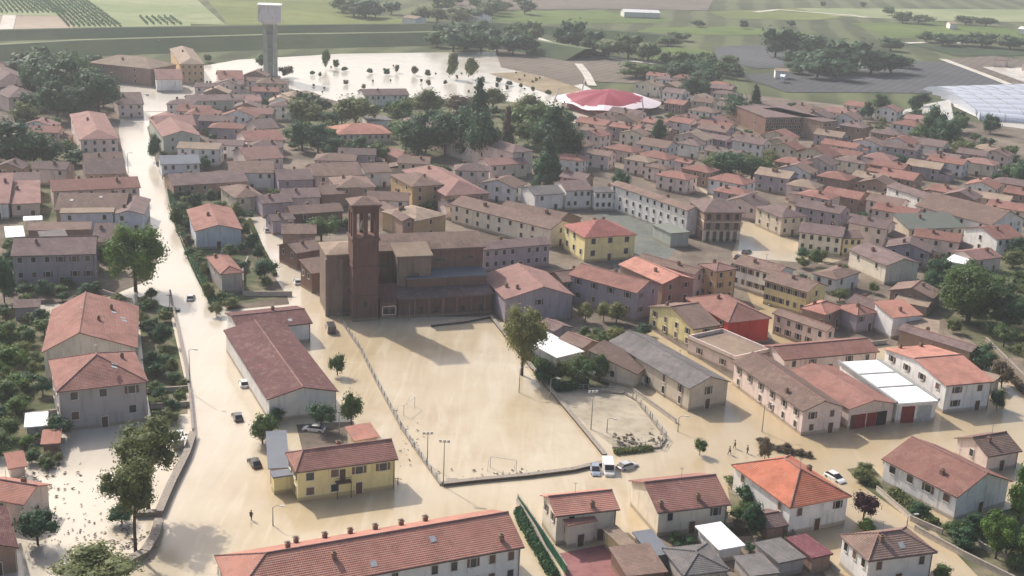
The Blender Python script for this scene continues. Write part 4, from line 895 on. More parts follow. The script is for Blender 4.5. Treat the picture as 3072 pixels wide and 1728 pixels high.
T('33',2260,1000,450,240,'round','bright','bright green tree at the right edge behind the long brown roof',clear=.1)
T('33',1610,1470,1340,170,'round','mid','dark green bush on the lower right bank of the lane',S,clear=0,cat='shrub')
T('33',1800,1190,1010,260,'round','dark','dark shrubs between the lane and the large bright tree',S,clear=0,cat='shrub')
T('33',2150,1290,980,200,'round','dark','dark crown right of the large bright green tree',clear=.1)
T('33',930,540,460,160,'round','olive','small olive bush on the corner of the hedge lane',S,clear=0,cat='shrub')
T('33',900,630,530,170,'round','olive','second olive bush on the corner of the hedge lane, nearer',S,clear=0,cat='shrub')
T('33',1140,510,420,120,'round','olive','olive tree at the left end of the long reddish roofed house',clear=.1)
T('33',1400,930,800,190,'round','dark','dark green shrub in front of the long house porch',S,clear=0,cat='shrub')
T('23',2120,830,640,220,'round','dark','dark tree between the cream house and the orange roofed house',clear=.08)
T('23',2200,1080,780,230,'round','dark','dark green shrub left of the white walls of the orange roofed house',S,clear=0,cat='shrub')
T('23',1990,650,570,140,'round','olive','olive brown tree at the right end of the brown red roof',clear=.1)
T('32',60,1560,1340,130,'round','brown','brown leaved shrub at the flooded junction, left one',S,clear=.05,cat='shrub')
T('32',250,1460,1390,110,'round','brown','brown leaved shrub at the flooded junction, right one',S,clear=0,cat='shrub')
T('22',700,880,600,280,'round','mid','green tree behind the court hedge',clear=.05)
T('22',860,860,620,220,'round','mid','green tree nearest the lean-to of the grey barn',clear=.05)
T('22',520,860,660,190,'round','olive','olive tree just below the white sheet roof',clear=.05)
T('22',380,870,640,220,'round','dark','dark tree between the tall pale tree and the court',clear=.02)
T('22',740,340,170,170,'round','yellow','pale green tree behind the little garages',clear=.08)
T('22',1010,350,170,210,'round','yellow','light green rounded tree left of the yellow walled house',clear=.05)
T('22',900,330,140,150,'round','yellow','pale tree between the two garden trees behind the garages',clear=.08)
T('22',1000,530,370,190,'round','yellow','yellow green tree at the top end of the brown lean-to',clear=.05)
# right gardens
T('31',1830,1500,940,640,'big','mid','very large dark green tree at the right edge of the town',clear=.12)
T('32',1820,330,-20,430,'big','bright','bright green tree in front of the very large right hand tree',clear=.1)
T('32',2150,420,60,380,'big','dark','dark blue green tree right of the bright garden tree',clear=.1)
T('31',1500,1300,1020,230,'round','dark','dark slender tree left of the right hand garden trees',clear=.05)
T('31',1540,1100,880,170,'round','brown','brown dry tree beside the wide mauve roof',clear=.05)
T('31',2260,960,760,200,'round','dark','dark tree at the right edge above the pink roofed house',clear=.1)
T('32',1960,740,520,260,'round','dark','dark shrubby tree under the right hand garden trees',clear=.02)
T('32',2120,900,640,220,'round','brown','brownish shrub on the lane right of the big white building',S,clear=0,cat='shrub')
T('32',2080,1090,900,140,'round','dark','dark bush at the corner of the big white building',S,clear=0,cat='shrub')
# left gardens
LG = [('02',60,560,330,260,'mid'),('02',250,540,370,170,'dark'),('02',80,780,560,300,'bright'),('02',260,340,240,140,'olive'),('02',40,1050,820,300,'mid'),('02',140,1150,1000,220,'bright'),
 ('02',60,1350,1150,260,'mid'),('02',230,900,760,200,'dark'),('02',1290,230,130,170,'mid'),('02',1220,360,240,150,'olive'),('02',1430,280,200,150,'dark'),('02',1420,540,320,180,'dark'),
 ('02',1330,770,590,170,'dark'),('02',1400,1010,900,160,'dark'),('02',1510,1150,980,170,'dark'),('02',1500,800,650,130,'olive'),('02',1020,160,90,150,'olive'),('02',1560,1030,930,120,'mid'),
 ('01',530,1260,1160,140,'mid'),('01',370,1300,1130,150,'dark'),('01',230,1270,1140,170,'dark'),('01',40,1330,880,200,'dark'),('01',1530,680,470,130,'mid'),('01',1560,640,430,170,'dark'),('01',1640,700,560,140,'dark'),
 ('01',1640,860,740,110,'brown'),('01',1660,930,840,110,'dark'),('01',1790,1110,960,120,'olive'),('01',1820,1310,1130,130,'olive'),('01',1880,1440,1310,130,'olive'),('01',2020,1380,1270,160,'olive'),
 ('01',2130,760,600,130,'olive'),('01',2200,880,700,140,'dark'),('01',2060,600,440,140,'olive'),('01',1700,520,360,150,'dark'),('01',1600,430,330,150,'dark'),('01',2240,960,830,120,'dark'),
 ('01',1430,110,0,110,'dark'),('01',1480,230,90,100,'brown'),('01',1510,380,240,110,'dark'),
 ('11',480,680,600,110,'bright'),('11',740,700,560,170,'mid'),('11',840,690,580,140,'dark')]
for i, (c, x, y, t, wd, lf) in enumerate(LG): T(c, x, y, t, wd, 'round', lf, '', S if y-t < 150 else 'tree', 'garden trees and shrubs between the left houses', .03, 'shrub' if y-t < 150 else 'tree')
# park and far trees  (D units: base x, base y, top, width)
PK = [(770,318,245,85,'olive'),(895,318,235,90,'olive'),(860,310,262,50,'dark'),(1010,310,250,60,'mid'),(1075,290,232,80,'olive'),(1150,280,240,70,'brown'),(1240,270,228,60,'olive'),
 (1205,345,215,75,'dark'),(1120,385,275,95,'dark'),(1050,390,285,80,'dark'),(1020,372,300,60,'mid'),(1160,392,272,70,'dark'),(1210,412,290,80,'dark'),(1180,395,330,60,'dark'),
 (1275,395,285,46,'brown'),(1345,360,255,110,'mid'),(1390,405,270,90,'dark'),(1430,400,310,60,'dark'),(1330,300,245,80,'olive'),(1375,460,360,90,'dark'),
 (760,375,300,50,'dark'),(800,378,308,60,'dark'),(830,388,345,50,'dark'),(900,400,345,50,'dark'),(950,405,355,60,'mid'),(735,350,322,44,'mid'),(1000,340,305,46,'mid'),(880,395,350,34,'brown'),
 (80,210,115,90,'dark'),(130,250,130,100,'dark'),(175,270,130,110,'dark'),(145,300,190,80,'dark'),(200,290,205,90,'dark'),(250,290,170,80,'dark'),(225,240,165,70,'dark'),(100,260,150,80,'dark'),(60,330,255,60,'olive'),
 (30,420,310,120,'dark'),(90,420,330,100,'dark'),(130,400,340,60,'brown'),(10,380,320,60,'dark'),(395,118,95,36,'olive'),(392,400,335,28,'dark'),
 (515,420,395,30,'dark'),(520,150,135,20,'dark'),(1655,370,305,36,'dark'),(1855,300,235,80,'dark'),(1895,300,228,44,'dark'),(1835,450,375,90,'dark'),(1890,450,385,80,'mid'),(1800,425,385,60,'olive'),
 (1745,200,140,90,'dark'),(1710,195,150,60,'dark'),(1780,215,165,60,'dark'),(1815,180,152,36,'dark'),(1850,182,155,32,'dark'),(1740,250,200,60,'dark'),(1770,238,205,40,'dark'),
 (1950,138,68,64,'dark'),(1990,135,66,60,'dark'),(2040,150,76,70,'dark'),(2080,180,110,80,'dark'),(2130,175,100,90,'dark'),(2190,182,112,80,'dark'),(2240,180,128,80,'dark'),(2055,190,140,70,'dark'),(2100,195,140,70,'dark'),(2010,180,150,50,'dark'),(1990,158,128,40,'dark'),(2270,165,140,50,'dark'),(2030,168,120,60,'dark'),
 (2280,310,285,36,'dark'),(2300,280,240,30,'dark'),(2320,262,240,36,'dark'),(2345,350,265,50,'dark'),(2330,310,285,40,'dark'),(2370,375,300,60,'dark'),(2400,330,300,40,'dark'),(2310,360,320,46,'mid'),(2420,400,350,50,'olive'),
 (2575,470,400,60,'dark'),(2540,450,420,40,'dark'),(2490,330,290,36,'dark'),(2260,420,390,40,'dark'),(1560,480,430,40,'dark'),(1940,410,380,40,'olive'),(2180,300,262,30,'dark'),(2215,270,240,36,'dark'),
 (1440,120,50,56,'dark'),(1410,118,60,40,'dark'),(1490,128,75,50,'dark'),(1530,140,95,60,'mid'),(1580,140,85,60,'mid'),(1630,150,100,50,'mid'),(1600,190,158,80,'mid'),(1650,185,160,60,'mid'),
 (1140,125,55,80,'dark'),(1175,120,55,80,'dark'),(1210,125,60,80,'dark'),(1250,128,75,70,'dark'),(1290,132,80,60,'dark'),(1325,130,85,50,'dark'),(1100,112,78,50,'mid'),
 (860,25,-10,50,'mid'),(890,35,-5,60,'mid'),(920,40,0,60,'dark'),(945,38,5,40,'dark'),(985,30,0,36,'dark'),(1100,50,15,50,'olive'),(1140,55,10,60,'olive'),(1180,52,15,60,'dark'),(1060,48,15,40,'olive'),(1320,30,-5,40,'dark'),(1240,26,-10,50,'olive'),
 (2232,32,14,30,'mid'),(2270,52,30,40,'mid'),(2310,54,34,50,'mid'),(2430,56,38,46,'mid'),(2480,60,42,40,'mid'),(2370,108,80,60,'dark'),(2420,108,82,50,'dark'),(2470,112,84,60,'dark'),(2540,118,90,50,'dark'),(2330,100,80,40,'mid'),(2240,122,96,50,'dark'),(2600,120,90,50,'dark'),
 (2070,12,5,12,'dark'),(2170,14,4,14,'dark'),(1870,66,52,20,'dark'),(1990,62,50,20,'dark'),(1760,62,50,30,'dark'),(1710,96,80,50,'mid'),(1680,110,90,50,'mid')]
for (x, y, t, wd, lf) in PK:
    kd = 'cone' if (x, y) in ((1375,460),(1205,345),(1275,395),(1895,300)) else ('round' if y > 230 else 'far')
    T('D', x, y+6, t-(6 if y > 230 else 3), wd*1.3, kd, lf, '', 'conifer' if kd == 'cone' else 'tree', None, .06)
# trees standing in the flooded lake
random.seed(5)
LK = [(720,195,160,40,'brown'),(660,170,132,34,'mid'),(820,175,112,24,'mid'),(867,180,165,18,'mid'),(845,172,148,18,'mid'),(930,186,168,16,'dark'),(972,190,170,20,'dark'),(1000,184,158,16,'brown'),(1040,190,160,22,'brown'),
 (1075,194,170,18,'dark'),(1140,200,115,36,'olive'),(1180,200,130,40,'olive'),(1078,218,196,14,'brown'),(785,190,175,14,'mid'),(805,194,180,10,'mid'),(870,214,200,16,'brown'),(915,225,210,12,'brown'),(1255,210,190,18,'dark'),
 (1280,216,200,20,'dark'),(1250,222,206,10,'dark'),(1275,228,212,10,'dark'),(1310,222,206,10,'dark'),(1340,232,214,12,'dark'),(1380,240,222,18,'dark'),(1415,250,236,22,'dark'),(1215,208,192,10,'brown'),(1060,208,196,8,'dark'),(1120,214,198,10,'brown')]
for (x, y, t, wd, lf) in LK: T('D', x, y, t, wd, 'far', lf, '', 'tree', 'small trees standing in the flooded lake', .05)
for i in range(26):
    x = random.uniform(720, 1360); y = random.uniform(165, 235)
    if y < 160+(x-1000)*.08: y += 20
    T('D', x, y, y-random.uniform(5, 9), random.uniform(4, 8), 'far', random.choice(['dark','brown']), '', 'shrub', 'half drowned shrubs in the flooded lake', 0, 'shrub')
# ------------------------------------------------------------------ walls, fences, hedges
def fence(name, pts, h, label, cat='fence', c='D', post=3.0, mat=None, solid=False, thick=.12, g_=None):
    P = [G(D(c, p)) for p in pts]; root = link(name, None, None, P[0]); o = P[0]; n = 0
    M = mat or M_METAL
    m = MB()
    for a, b in zip(P, P[1:]):
        d = (b-a); L = d.length; d.normalize(); nn = Vector((-d.y, d.x, 0))*thick
        if solid:
            q = [a-o-nn, b-o-nn, b-o+nn, a-o+nn]; m.prism([(v.x, v.y) for v in q], -.2, h)
            q = [a-o-nn*1.5, b-o-nn*1.5, b-o+nn*1.5, a-o+nn*1.5]; m.prism([(v.x, v.y) for v in q], h, h+.08, 1)
        else:
            for z in (h, h*.66, h*.33): m.tube([a-o+Vector((0,0,z)), b-o+Vector((0,0,z))], [.045,.045], 4)
            q = [a-o-nn, b-o-nn, b-o+nn, a-o+nn]; m.prism([(v.x, v.y) for v in q], -.2, .35, 1)
        for k in range(int(L/post)+1):
            if n > 90: break
            p = a-o + d*(k*post); pm = MB(); pm.box(-.07, -.07, -.2, .07, .07, h+.12); link('post', PSTM(h, M), root, p); n += 1
    link('coping' if solid else 'rails', m.mesh('coping' if solid else 'rails', [M if solid else M_METAL, plain('wall cap', (.30,.26,.22), .9)]), root)
    tag(root, label, cat, g_); return root
_pm = {}
def PSTM(h, M):
    if (h, M.name) not in _pm:
        pm = MB(); pm.box(-.07, -.07, -.2, .07, .07, h+.15); _pm[(h, M.name)] = pm.mesh('post', [M])
    return _pm[(h, M.name)]
M_WALL = plain('weathered wall', (.26,.215,.18), .95); M_DKW = plain('dark kerb wall', (.11,.085,.06), .95); M_PALEW = plain('pale wall', (.50,.44,.38), .95)
fence('fence', [(850,800),(905,880),(945,960),(1010,1080),(1060,1155),(1108,1222)], 1.3, 'long thin fence along the left side of the flooded square')
fence('low_wall', [(1112,1222),(1200,1212),(1330,1200),(1440,1186),(1525,1166)], .55, 'dark low wall along the near side of the flooded square', 'wall', mat=M_DKW, solid=True, thick=.35, post=12)
fence('low_wall', [(1235,800),(1290,870),(1385,985),(1440,1050),(1522,1150)], .6, 'dark low wall along the right side of the flooded square', 'wall', mat=M_DKW, solid=True, thick=.3, post=12)
fence('low_wall', [(1085,822),(1170,812),(1240,798)], .5, 'short dark wall at the foot of the church flank', 'wall', mat=M_DKW, solid=True, thick=.25, post=20)
fence('fence', [(1395,980),(1480,985),(1570,992),(1600,1010),(1640,1060),(1675,1105),(1660,1128),(1600,1132),(1540,1128)], 1.5, 'curved railing round the small flooded court')
fence('garden_wall', [(487,1098),(470,1150),(430,1230),(400,1300)], 1.0, 'low garden wall along the left kerb beside the olive tree', 'wall', mat=M_WALL, solid=True, thick=.45, post=10)
fence('garden_wall', [(402,1318),(390,1360),(365,1400),(310,1428)], 1.0, 'low garden wall curving to the lower left corner', 'wall', mat=M_WALL, solid=True, thick=.5, post=10)
fence('garden_wall', [(340,1300),(398,1298)], .9, 'short cross wall between the two curving garden walls', 'wall', mat=M_WALL, solid=True, thick=.35, post=10)
fence('garden_wall', [(486,1092),(478,1000),(466,920),(440,800),(428,740)], 1.1, 'pale wall along the left edge of the main street', 'wall', mat=M_PALEW, solid=True, thick=.15, post=8)
fence('garden_wall', [(365,990),(480,982)], 1.0, 'pale cross wall between the left gardens, farther', 'wall', mat=M_PALEW, solid=True, thick=.15, post=8)
fence('garden_wall', [(380,1028),(480,1022)], 1.0, 'pale cross wall between the left gardens, nearer', 'wall', mat=M_PALEW, solid=True, thick=.15, post=8)
fence('garden_wall', [(548,790),(520,745),(480,660),(450,590),(425,520),(410,440)], 1.0, 'wall along the right edge of the main street', 'wall', mat=M_WALL, solid=True, thick=.15, post=8)
fence('garden_wall', [(624,655),(610,690),(612,745),(735,745)], 1.2, 'pale wall round the ochre flooded yard between the two streets', 'wall', mat=M_PALEW, solid=True, thick=.15, post=8)
fence('garden_wall', [(1300,1270),(1345,1340),(1400,1449)], 1.1, 'cream wall left of the green hedge by the long terrace', 'wall', mat=M_PALEW, solid=True, thick=.12, post=8)
fence('garden_wall', [(2300,1335),(2420,1400),(2560,1470)], 1.0, 'pale wall on the lower right bank of the lane', 'wall', mat=M_PALEW, solid=True, thick=.14, post=8)
fence('garden_wall', [(2480,860),(2580,960),(2660,1030)], 1.1, 'brown wall along the right edge of the far right lane', 'wall', mat=M_WALL, solid=True, thick=.2, post=8)
fence('green_fence', [(1302,1268),(1325,1300),(1370,1365),(1425,1449)], 1.7, 'dark green mesh fence running down from the corner of the long terrace', mat=plain('green mesh', (.015,.10,.055), .6), solid=True, thick=.06, post=4)
for pts_, lb_ in (([(1655,1335),(1700,1320),(1830,1300)],'low wall behind the cream house with the blank gable'),([(1975,1330),(2080,1420),(2110,1449)],'low pale wall between the grey sheds and the last white house'),
                 ([(2205,1235),(2290,1310),(2370,1345)],'garden wall in front of the long house with white side'),([(2060,880),(2230,865)],'pale wall closing the yard behind the garage row'),([(1590,985),(1700,1065)],'low wall before the grey roofed barn'),
                 ([(2420,1340),(2470,1380),(2560,1420)],'wall between the bright trees and the lane'),([(1345,905),(1470,895)],'low wall behind the white sheet roofed shed'),([(60,1050),(160,1040)],'pale cross wall left of the tall grey house'),
                 ([(50,1120),(165,1115)],'second pale cross wall left of the tall grey house'),([(250,735),(330,760),(350,800)],'pale wall below the round green tree')):
    fence('garden_wall', pts_, .9, lb_, 'wall', mat=M_PALEW, solid=True, thick=.13, post=8)
def hedge(pts, w, h, leaf, label, c='D', name='hedge'):
    P = [G(D(c, p)) for p in pts]; o = P[0]; m = MB(); r = random.Random(len(label))
    for a, b in zip(P, P[1:]):
        L = (b-a).length; d = (b-a).normalized(); nn = Vector((-d.y, d.x, 0))
        q = [a-o-nn*w*.25, b-o-nn*w*.25, b-o+nn*w*.25, a-o+nn*w*.25]; m.prism([(v.x, v.y) for v in q], 0, h*.6)
        for k in range(int(L*w*26+L*h*36)):
            s = r.uniform(.12, .3); off = r.uniform(-.5, .5)*w; z = r.uniform(.1, 1.0)*h
            e = (off/(w*.5))**2; z = min(z, h*math.sqrt(max(.05, 1-e))+r.uniform(-.1, .15))
            p = a-o + d*r.uniform(0, L) + nn*off + Vector((0, 0, z+.12*noise.noise(a+d*k))); u = Vector((r.gauss(0,1), r.gauss(0,1), r.gauss(0,1))).normalized(); v = u.orthogonal().normalized()
            m.poly([p-u*s, p-v*s, p+u*s, p+v*s])
    ob = link(name, m.mesh(name, [MC['leaf '+leaf]]), None, o); tag(ob, label, 'hedge'); return ob
hedge([(1303,1295),(1330,1350),(1365,1410),(1395,1460)], 1.6, 1.8, 'dark', 'dark green hedge running down beside the cream porch house')
hedge([(2245,1240),(2290,1275),(2350,1325)], 2.6, 1.3, 'olive', 'straight olive hedge along the lane in front of the long house')
hedge([(2160,1190),(2200,1225)], 2.2, 1.2, 'olive', 'short olive hedge at the corner of the lane')
hedge([(545,780),(520,730),(490,670),(462,600)], 2.0, 1.6, 'dark', 'ragged dark hedge behind the right edge wall of the main street')
hedge([(455,590),(436,520),(420,450)], 2.0, 1.8, 'dark', 'far stretch of dark hedge on the right of the main street')
hedge([(628,560),(655,625),(692,695)], 1.2, 1.5, 'olive', 'olive hedge on the left kerb of the second street')
hedge([(1380,960),(1400,985),(1480,978)], 1.6, 2.2, 'dark', 'dark green hedge corner between the square and the small court')
hedge([(1310,860),(1340,910),(1375,955)], 1.4, 1.6, 'mid', 'green hedge under the tall pale yellow green tree')
hedge([(1545,1142),(1600,1136),(1640,1130)], 1.6, .9, 'olive', 'olive bramble strip at the near end of the small court')
hedge([(2290,1050-20),(2200,1120),(2120,1128)], .8, .1, 'brown', 'line of floating litter in front of the pink house') if 0 else None
for i, (x, y, w_) in enumerate(((1912,1108,26),(1935,1120,30),(1958,1128,34),(1985,1134,36),(2012,1138,34),(2034,1144,26))):
    T('D', x, y+6, y-9, w_, 'round', 'brown', 'low brown thicket in front of the pink house, ' + ['leftmost','second from left','third from left','third from right','second from right','rightmost'][i] + ' clump', 'shrub', 'brown thicket at the junction', 0, 'shrub')
hedge([(2520,930),(2580,990),(2640,1030)], 2.0, 1.4, 'brown', 'brown hedge on the far right lane')
# drifted debris: twigs and leaf litter collected by the flood
def debris(label, cen, n, spread, c='D', big=.3):
    o = G(D(c, cen)); m = MB(); r = random.Random(len(label))
    for _ in range(n):
        q = G((D(c, cen)[0]+r.gauss(0, spread[0]), D(c, cen)[1]+r.gauss(0, spread[1])))-o; an = r.uniform(0, 3.14); L = r.uniform(.2, 1.0)*big*2
        if r.random() < .5: m.tube([q+Vector((0,0,.05)), q+Vector((math.cos(an)*L, math.sin(an)*L, .1+r.uniform(0, .3)*big))], [.05,.03], 4)
        else:
            for k in range(4):
                s = r.uniform(.3, .9)*big; p = q+Vector((r.uniform(-s,s), r.uniform(-s,s), r.uniform(.05,.25))); m.poly([p+Vector((-s,0,0)), p+Vector((0,-s*.6,.1)), p+Vector((s,0,0)), p+Vector((0,s*.7,.08))])
    ob = link('flood_debris', m.mesh('flood_debris', [plain('drift wood', (.13,.10,.075), .95)]), None, o); ob['kind'] = 'stuff'; ob['label'] = label; ob['category'] = 'debris'
debris('leaf litter drifted over the flooded garden at lower left', (210,1345), 80, (55,45), big=.25)
debris('litter under the trees at lower left', (330,1370), 80, (28,28), big=.3)
debris('branches caught along the left fence of the square', (1030,1110), 26, (20,35), big=.3)
debris('scum line along the near wall of the square', (1260,1190), 34, (90,7), big=.3)
debris('branches heaped at the near end of the small court', (1575,1112), 90, (18,9), big=.35)
debris('branches caught on the railing of the small court', (1650,1105), 26, (14,14), big=.4)
debris('litter in the far left garden pool', (120,1200), 60, (50,25), big=.4)
# ------------------------------------------------------------------ poles and lamps
def pole(base, top, c, label, kind='lamp', name='street_lamp', cat='street lamp', group=None):
    p = D(c, base); g = G(p); H = height(g, D(c, top)[1]); root = link(name, None, None, g, random.uniform(-.5, .5))
    m = MB(); m.tube([(0,0,-.3),(0,0,H*.5),(0,0,H)], [.11,.09,.06], 7); link('pole', m.mesh('pole', [M_METAL]), root)
    if kind == 'lamp':
        m = MB(); m.tube([(0,0,H-.1),(.5,0,H+.25),(1.2,0,H+.3)], [.05,.05,.05], 5); link('arm', m.mesh('arm', [M_METAL]), root)
        m = MB(); m.box(1.1, -.16, H+.2, 1.9, .16, H+.36); link('lamp_head', m.mesh('lamp_head', [plain('lamp head', (.5,.5,.48), .4)]), root)
    elif kind == 'flood':
        m = MB(); m.tube([(-.9,0,H),(.9,0,H)], [.06,.06], 5); link('cross_arm', m.mesh('cross_arm', [M_METAL]), root)
        for x in (-.7, 0, .7): m = MB(); m.box(x-.22, -.1, H-.05, x+.22, .2, H+.4); link('floodlight', m.mesh('floodlight', [plain('lamp head', (.5,.5,.48), .4)]), root)
    else:
        m = MB(); m.tube([(-.7,0,H-.3),(.7,0,H-.3)], [.05,.05], 5); link('cross_arm', m.mesh('cross_arm', [M_BARK]), root)
    tag(root, label, cat, group)
pole((1655,950),(1638,580),'02','tall grey street lamp on the left kerb of the main street')
pole((1480,330),(1483,95),'02','shorter pole on the left kerb beside the dark parked car','wire','utility_pole','pole')
pole((1680,670),(1693,285),'13','tallest floodlight mast at the near corner of the flooded square','flood','floodlight_mast','mast')
pole((1540,480),(1548,215),'13','slim mast just left of the tallest floodlight mast','flood','floodlight_mast','mast')
pole((775,1330),(770,1110),'12','pale grey pole before the hall gable beside the dark tree','wire','utility_pole','pole')
pole((790,1270),(808,950),'22','tall slim floodlight mast inside the small court','flood','floodlight_mast','mast')
pole((928,1300),(932,1180),'22','short lamp post at the near end of the small court')
pole((165,950),(160,740),'22','lamp post under the tall pale yellow green tree')
pole((435,1000),(430,830),'22','lamp post at the corner of the court hedge')
pole((1545,1290),(1545,1165),'22','small lamp post in front of the grey roofed barn')
pole((1285,655),(1285,590),'13','small post by the right wall of the yellow house','wire','utility_pole','pole')
pole((40,1290),(55,1060),'32','thin lamp post by the brown shrubs at the junction')
pole((200,1010),(195,850),'13','thin lamp post behind the left end of the long terrace')
pole((1110,700),(1105,20),'01','tall street lamp at the far left kerb of the main street') if 0 else pole((1115,200),(1105,30),'01','tall street lamp at the far left kerb of the main street')
pole((1385,320),(1382,165),'12','pale flag pole standing by the church wall','wire','flag_pole','pole')
pole((1300,1010),(1290,930),'33','lamp post on the lane beside the bottom right house')
pole((2120,300),(2120,220),'02','short post on the verge of the main street','wire','utility_pole','pole') if 0 else None
pole((1560,600),(1560,480),'D','x','wire') if 0 else None
# football goals in the flooded square
def goal(c, p, rz, label):
    g = G(D(c, p)); m = MB()
    for x in (-2.4, 2.4): m.tube([(x,0,-.2),(x,0,2.1)], [.06,.06], 5); m.tube([(x,0,2.1),(x,1.2,1.9),(x,1.8,0)], [.04,.04,.04], 4)
    m.tube([(-2.4,0,2.1),(2.4,0,2.1)], [.06,.06], 5)
    tag(link('goal_posts', m.mesh('goal_posts', [plain('goal paint', (.6,.58,.54))]), None, g, rz), label, 'goal')
goal('13', (2200,520), 2.9, 'small goal frame standing near the right end of the near wall')
goal('12', (1385,1110), 1.2, 'small goal frame by the left fence of the square')
# play equipment at the top of the small court (two white umbrella like leaves on a stand)
g = G(D('22', (730,905))); root = link('play_tower', None, None, g, .3)
m = MB(); m.tube([(-1,0,0),(-1,0,3)], [.09,.09], 6); m.tube([(1,0,0),(1,0,3.2)], [.09,.09], 6); m.tube([(-1,0,1.4),(1,0,1.4)], [.07,.07], 6); link('frame', m.mesh('frame', [M_METAL]), root)
for x, a in ((-1.1, .5), (1.4, -.4)):
    m = MB(); m.tube([(x-1.1*math.cos(a),0,3.1-1.1*math.sin(a)),(x-.5*math.cos(a),0,3.3-.5*math.sin(a)),(x,0,3.4),(x+.6,0,3.5+.3*a),(x+1.1,0,3.4+.6*a)], [.05,.4,.55,.4,.08], 8); link('leaf_panel', m.mesh('leaf_panel', [plain('pale green panel', (.6,.68,.6), .4)]), root)
tag(root, 'white leaf shaped play structure at the top of the small court', 'play structure')
# ------------------------------------------------------------------ vehicles
CARP = {}
def carpaint(k):
    cols = dict(black=(.02,.02,.022), silver=(.5,.5,.5), white=(.75,.75,.73), blue=(.20,.26,.42), dark=(.06,.055,.055), red=(.3,.03,.03), bluegrey=(.28,.32,.40))
    if k not in CARP:
        m, n, b = nodes('car paint '+k, .28, .6); b.inputs['Base Color'].default_value = (*cols[k], 1); b.inputs['Coat Weight'].default_value = .5; CARP[k] = m
    return CARP[k]
def loft(m, secs, mi=0):
    """closed sections (lists of points) joined along the car"""
    n = len(secs[0]); base = len(m.v)
    for s in secs: m.v += s
    for i in range(len(secs)-1):
        for k in range(n):
            j = (k+1) % n; m.f.append((base+i*n+k, base+i*n+j, base+(i+1)*n+j, base+(i+1)*n+k)); m.m.append(mi)
    m.f.append(tuple(base+k for k in reversed(range(n)))); m.f.append(tuple(base+(len(secs)-1)*n+k for k in range(n))); m.m += [mi, mi]
def vmeshes(kind):
    if kind in CARP: return CARP[kind]
    van = kind == 'van'; L, Wd = (5.2, 1.0) if van else (4.3, .86); zt = 2.1 if van else 1.42; zb = 1.15 if van else .88
    def sec(x, w, z0, z1, r=.12): return [(x,-w,z0),(x,w,z0),(x,w,z1-r),(x,w-r,z1),(x,-w+r,z1),(x,-w,z1-r)]
    b = MB(); loft(b, [sec(-L/2,Wd*.82,.35,zb-.1), sec(-L/2+.2,Wd*.96,.26,zb), sec(-L*.2,Wd,.25,zb+.02), sec(L*.2,Wd,.25,zb), sec(L/2-.35,Wd*.95,.26,zb-.14), sec(L/2,Wd*.8,.35,zb-.3)])
    for s in (-1, 1): b.box(L*.16, s*Wd-.02 if s > 0 else s*Wd-.16, zb-.02, L*.16+.18, s*Wd+.16 if s > 0 else s*Wd+.02, zb+.14)
    r = MB()
    if van: r.box(-L/2+.12, -Wd+.1, zt-.1, L*.24, Wd-.1, zt)
    else: r.box(-L*.3, -Wd+.22, zt-.05, L*.06, Wd-.22, zt)
    g = MB()
    if van: loft(g, [sec(-L/2+.08,Wd-.04,zb,zt-.1,.05), sec(L*.22,Wd-.06,zb,zt-.1,.05), sec(L*.38,Wd-.08,zb,zb+.05,.02)])
    else: loft(g, [sec(-L*.45,Wd-.1,zb-.02,zb+.03,.02), sec(-L*.31,Wd-.2,zb-.02,zt-.05,.05), sec(L*.07,Wd-.2,zb-.02,zt-.05,.05), sec(L*.27,Wd-.1,zb-.04,zb+.02,.02)])
    w = MB(); w.tube([(0,-.1,0),(0,.1,0)], [.31,.31], 14); w.tube([(0,-.115,0),(0,.115,0)], [.17,.17], 10, 1)
    hl = MB(); hl.box(-.03, -.2, -.08, .05, .2, .08)
    CARP[kind] = (b, r, g.mesh('windows', [M_GLASS]) if not van else g, w.mesh('wheel', [M_TYRE, M_METAL]), hl.mesh('headlight', [plain('lamp glass', (.7,.7,.68), .15, .6)]), hl.mesh('tail_light', [plain('tail light', (.3,.02,.02), .2)]), L, Wd, zb)
    return CARP[kind]
def car(c, p, p2, col, label, kind='car', cat='car', sink=.25, group=None):
    """p = centre pixel, p2 = a pixel its nose points to"""
    g = G(D(c, p)); q = G(D(c, p2)); rz = math.atan2(q.y-g.y, q.x-g.x); g.z = -sink
    b, r, gl, w, hl, tl, L, Wd, zb = vmeshes(kind); root = link('van' if kind == 'van' else 'parked_car', None, None, g, rz)
    link('body', b.mesh('body', [carpaint(col)]), root); link('car_roof', r.mesh('car_roof', [carpaint(col)]), root)
    if kind == 'van': 
        link('cabin', gl.mesh('cabin', [carpaint(col)]), root); wn = MB(); wn.shell([(L*.235,-Wd+.2,1.95),(L*.37,-Wd+.2,1.25),(L*.37,Wd-.2,1.25),(L*.235,Wd-.2,1.95)], [(0,1,2,3)], -.06); link('windscreen', wn.mesh('windscreen', [M_GLASS]), root)
    else: link('windows', gl, root)
    for x in (-L*.31, L*.31):
        for y in (-Wd+.08, Wd-.08): link('wheel', w, root, (x, y, .31))
    for y in (-Wd*.62, Wd*.62): link('headlight', hl, root, (L/2-.02, y, zb-.4)); link('tail_light', tl, root, (-L/2-.02, y, zb-.25))
    tag(root, label, cat, group); return root
car('D', (597,1052), (575,1010), 'dark', 'dark car driving through the brown water in the main street')
car('D', (480,752), (487,735), 'silver', 'silver car in the middle of the main flooded street')
car('D', (430,782), (448,782), 'black', 'black car parked nose out of a left garden gate')
car('D', (613,968), (600,935), 'white', 'white car with dark rear parked against the hall wall')
car('D', (640,1168), (622,1145), 'black', 'black car parked left of the grey lean-to')
car('D', (832,832), (818,795), 'dark', 'dark van parked at the kerb of the second street','van', 'van')
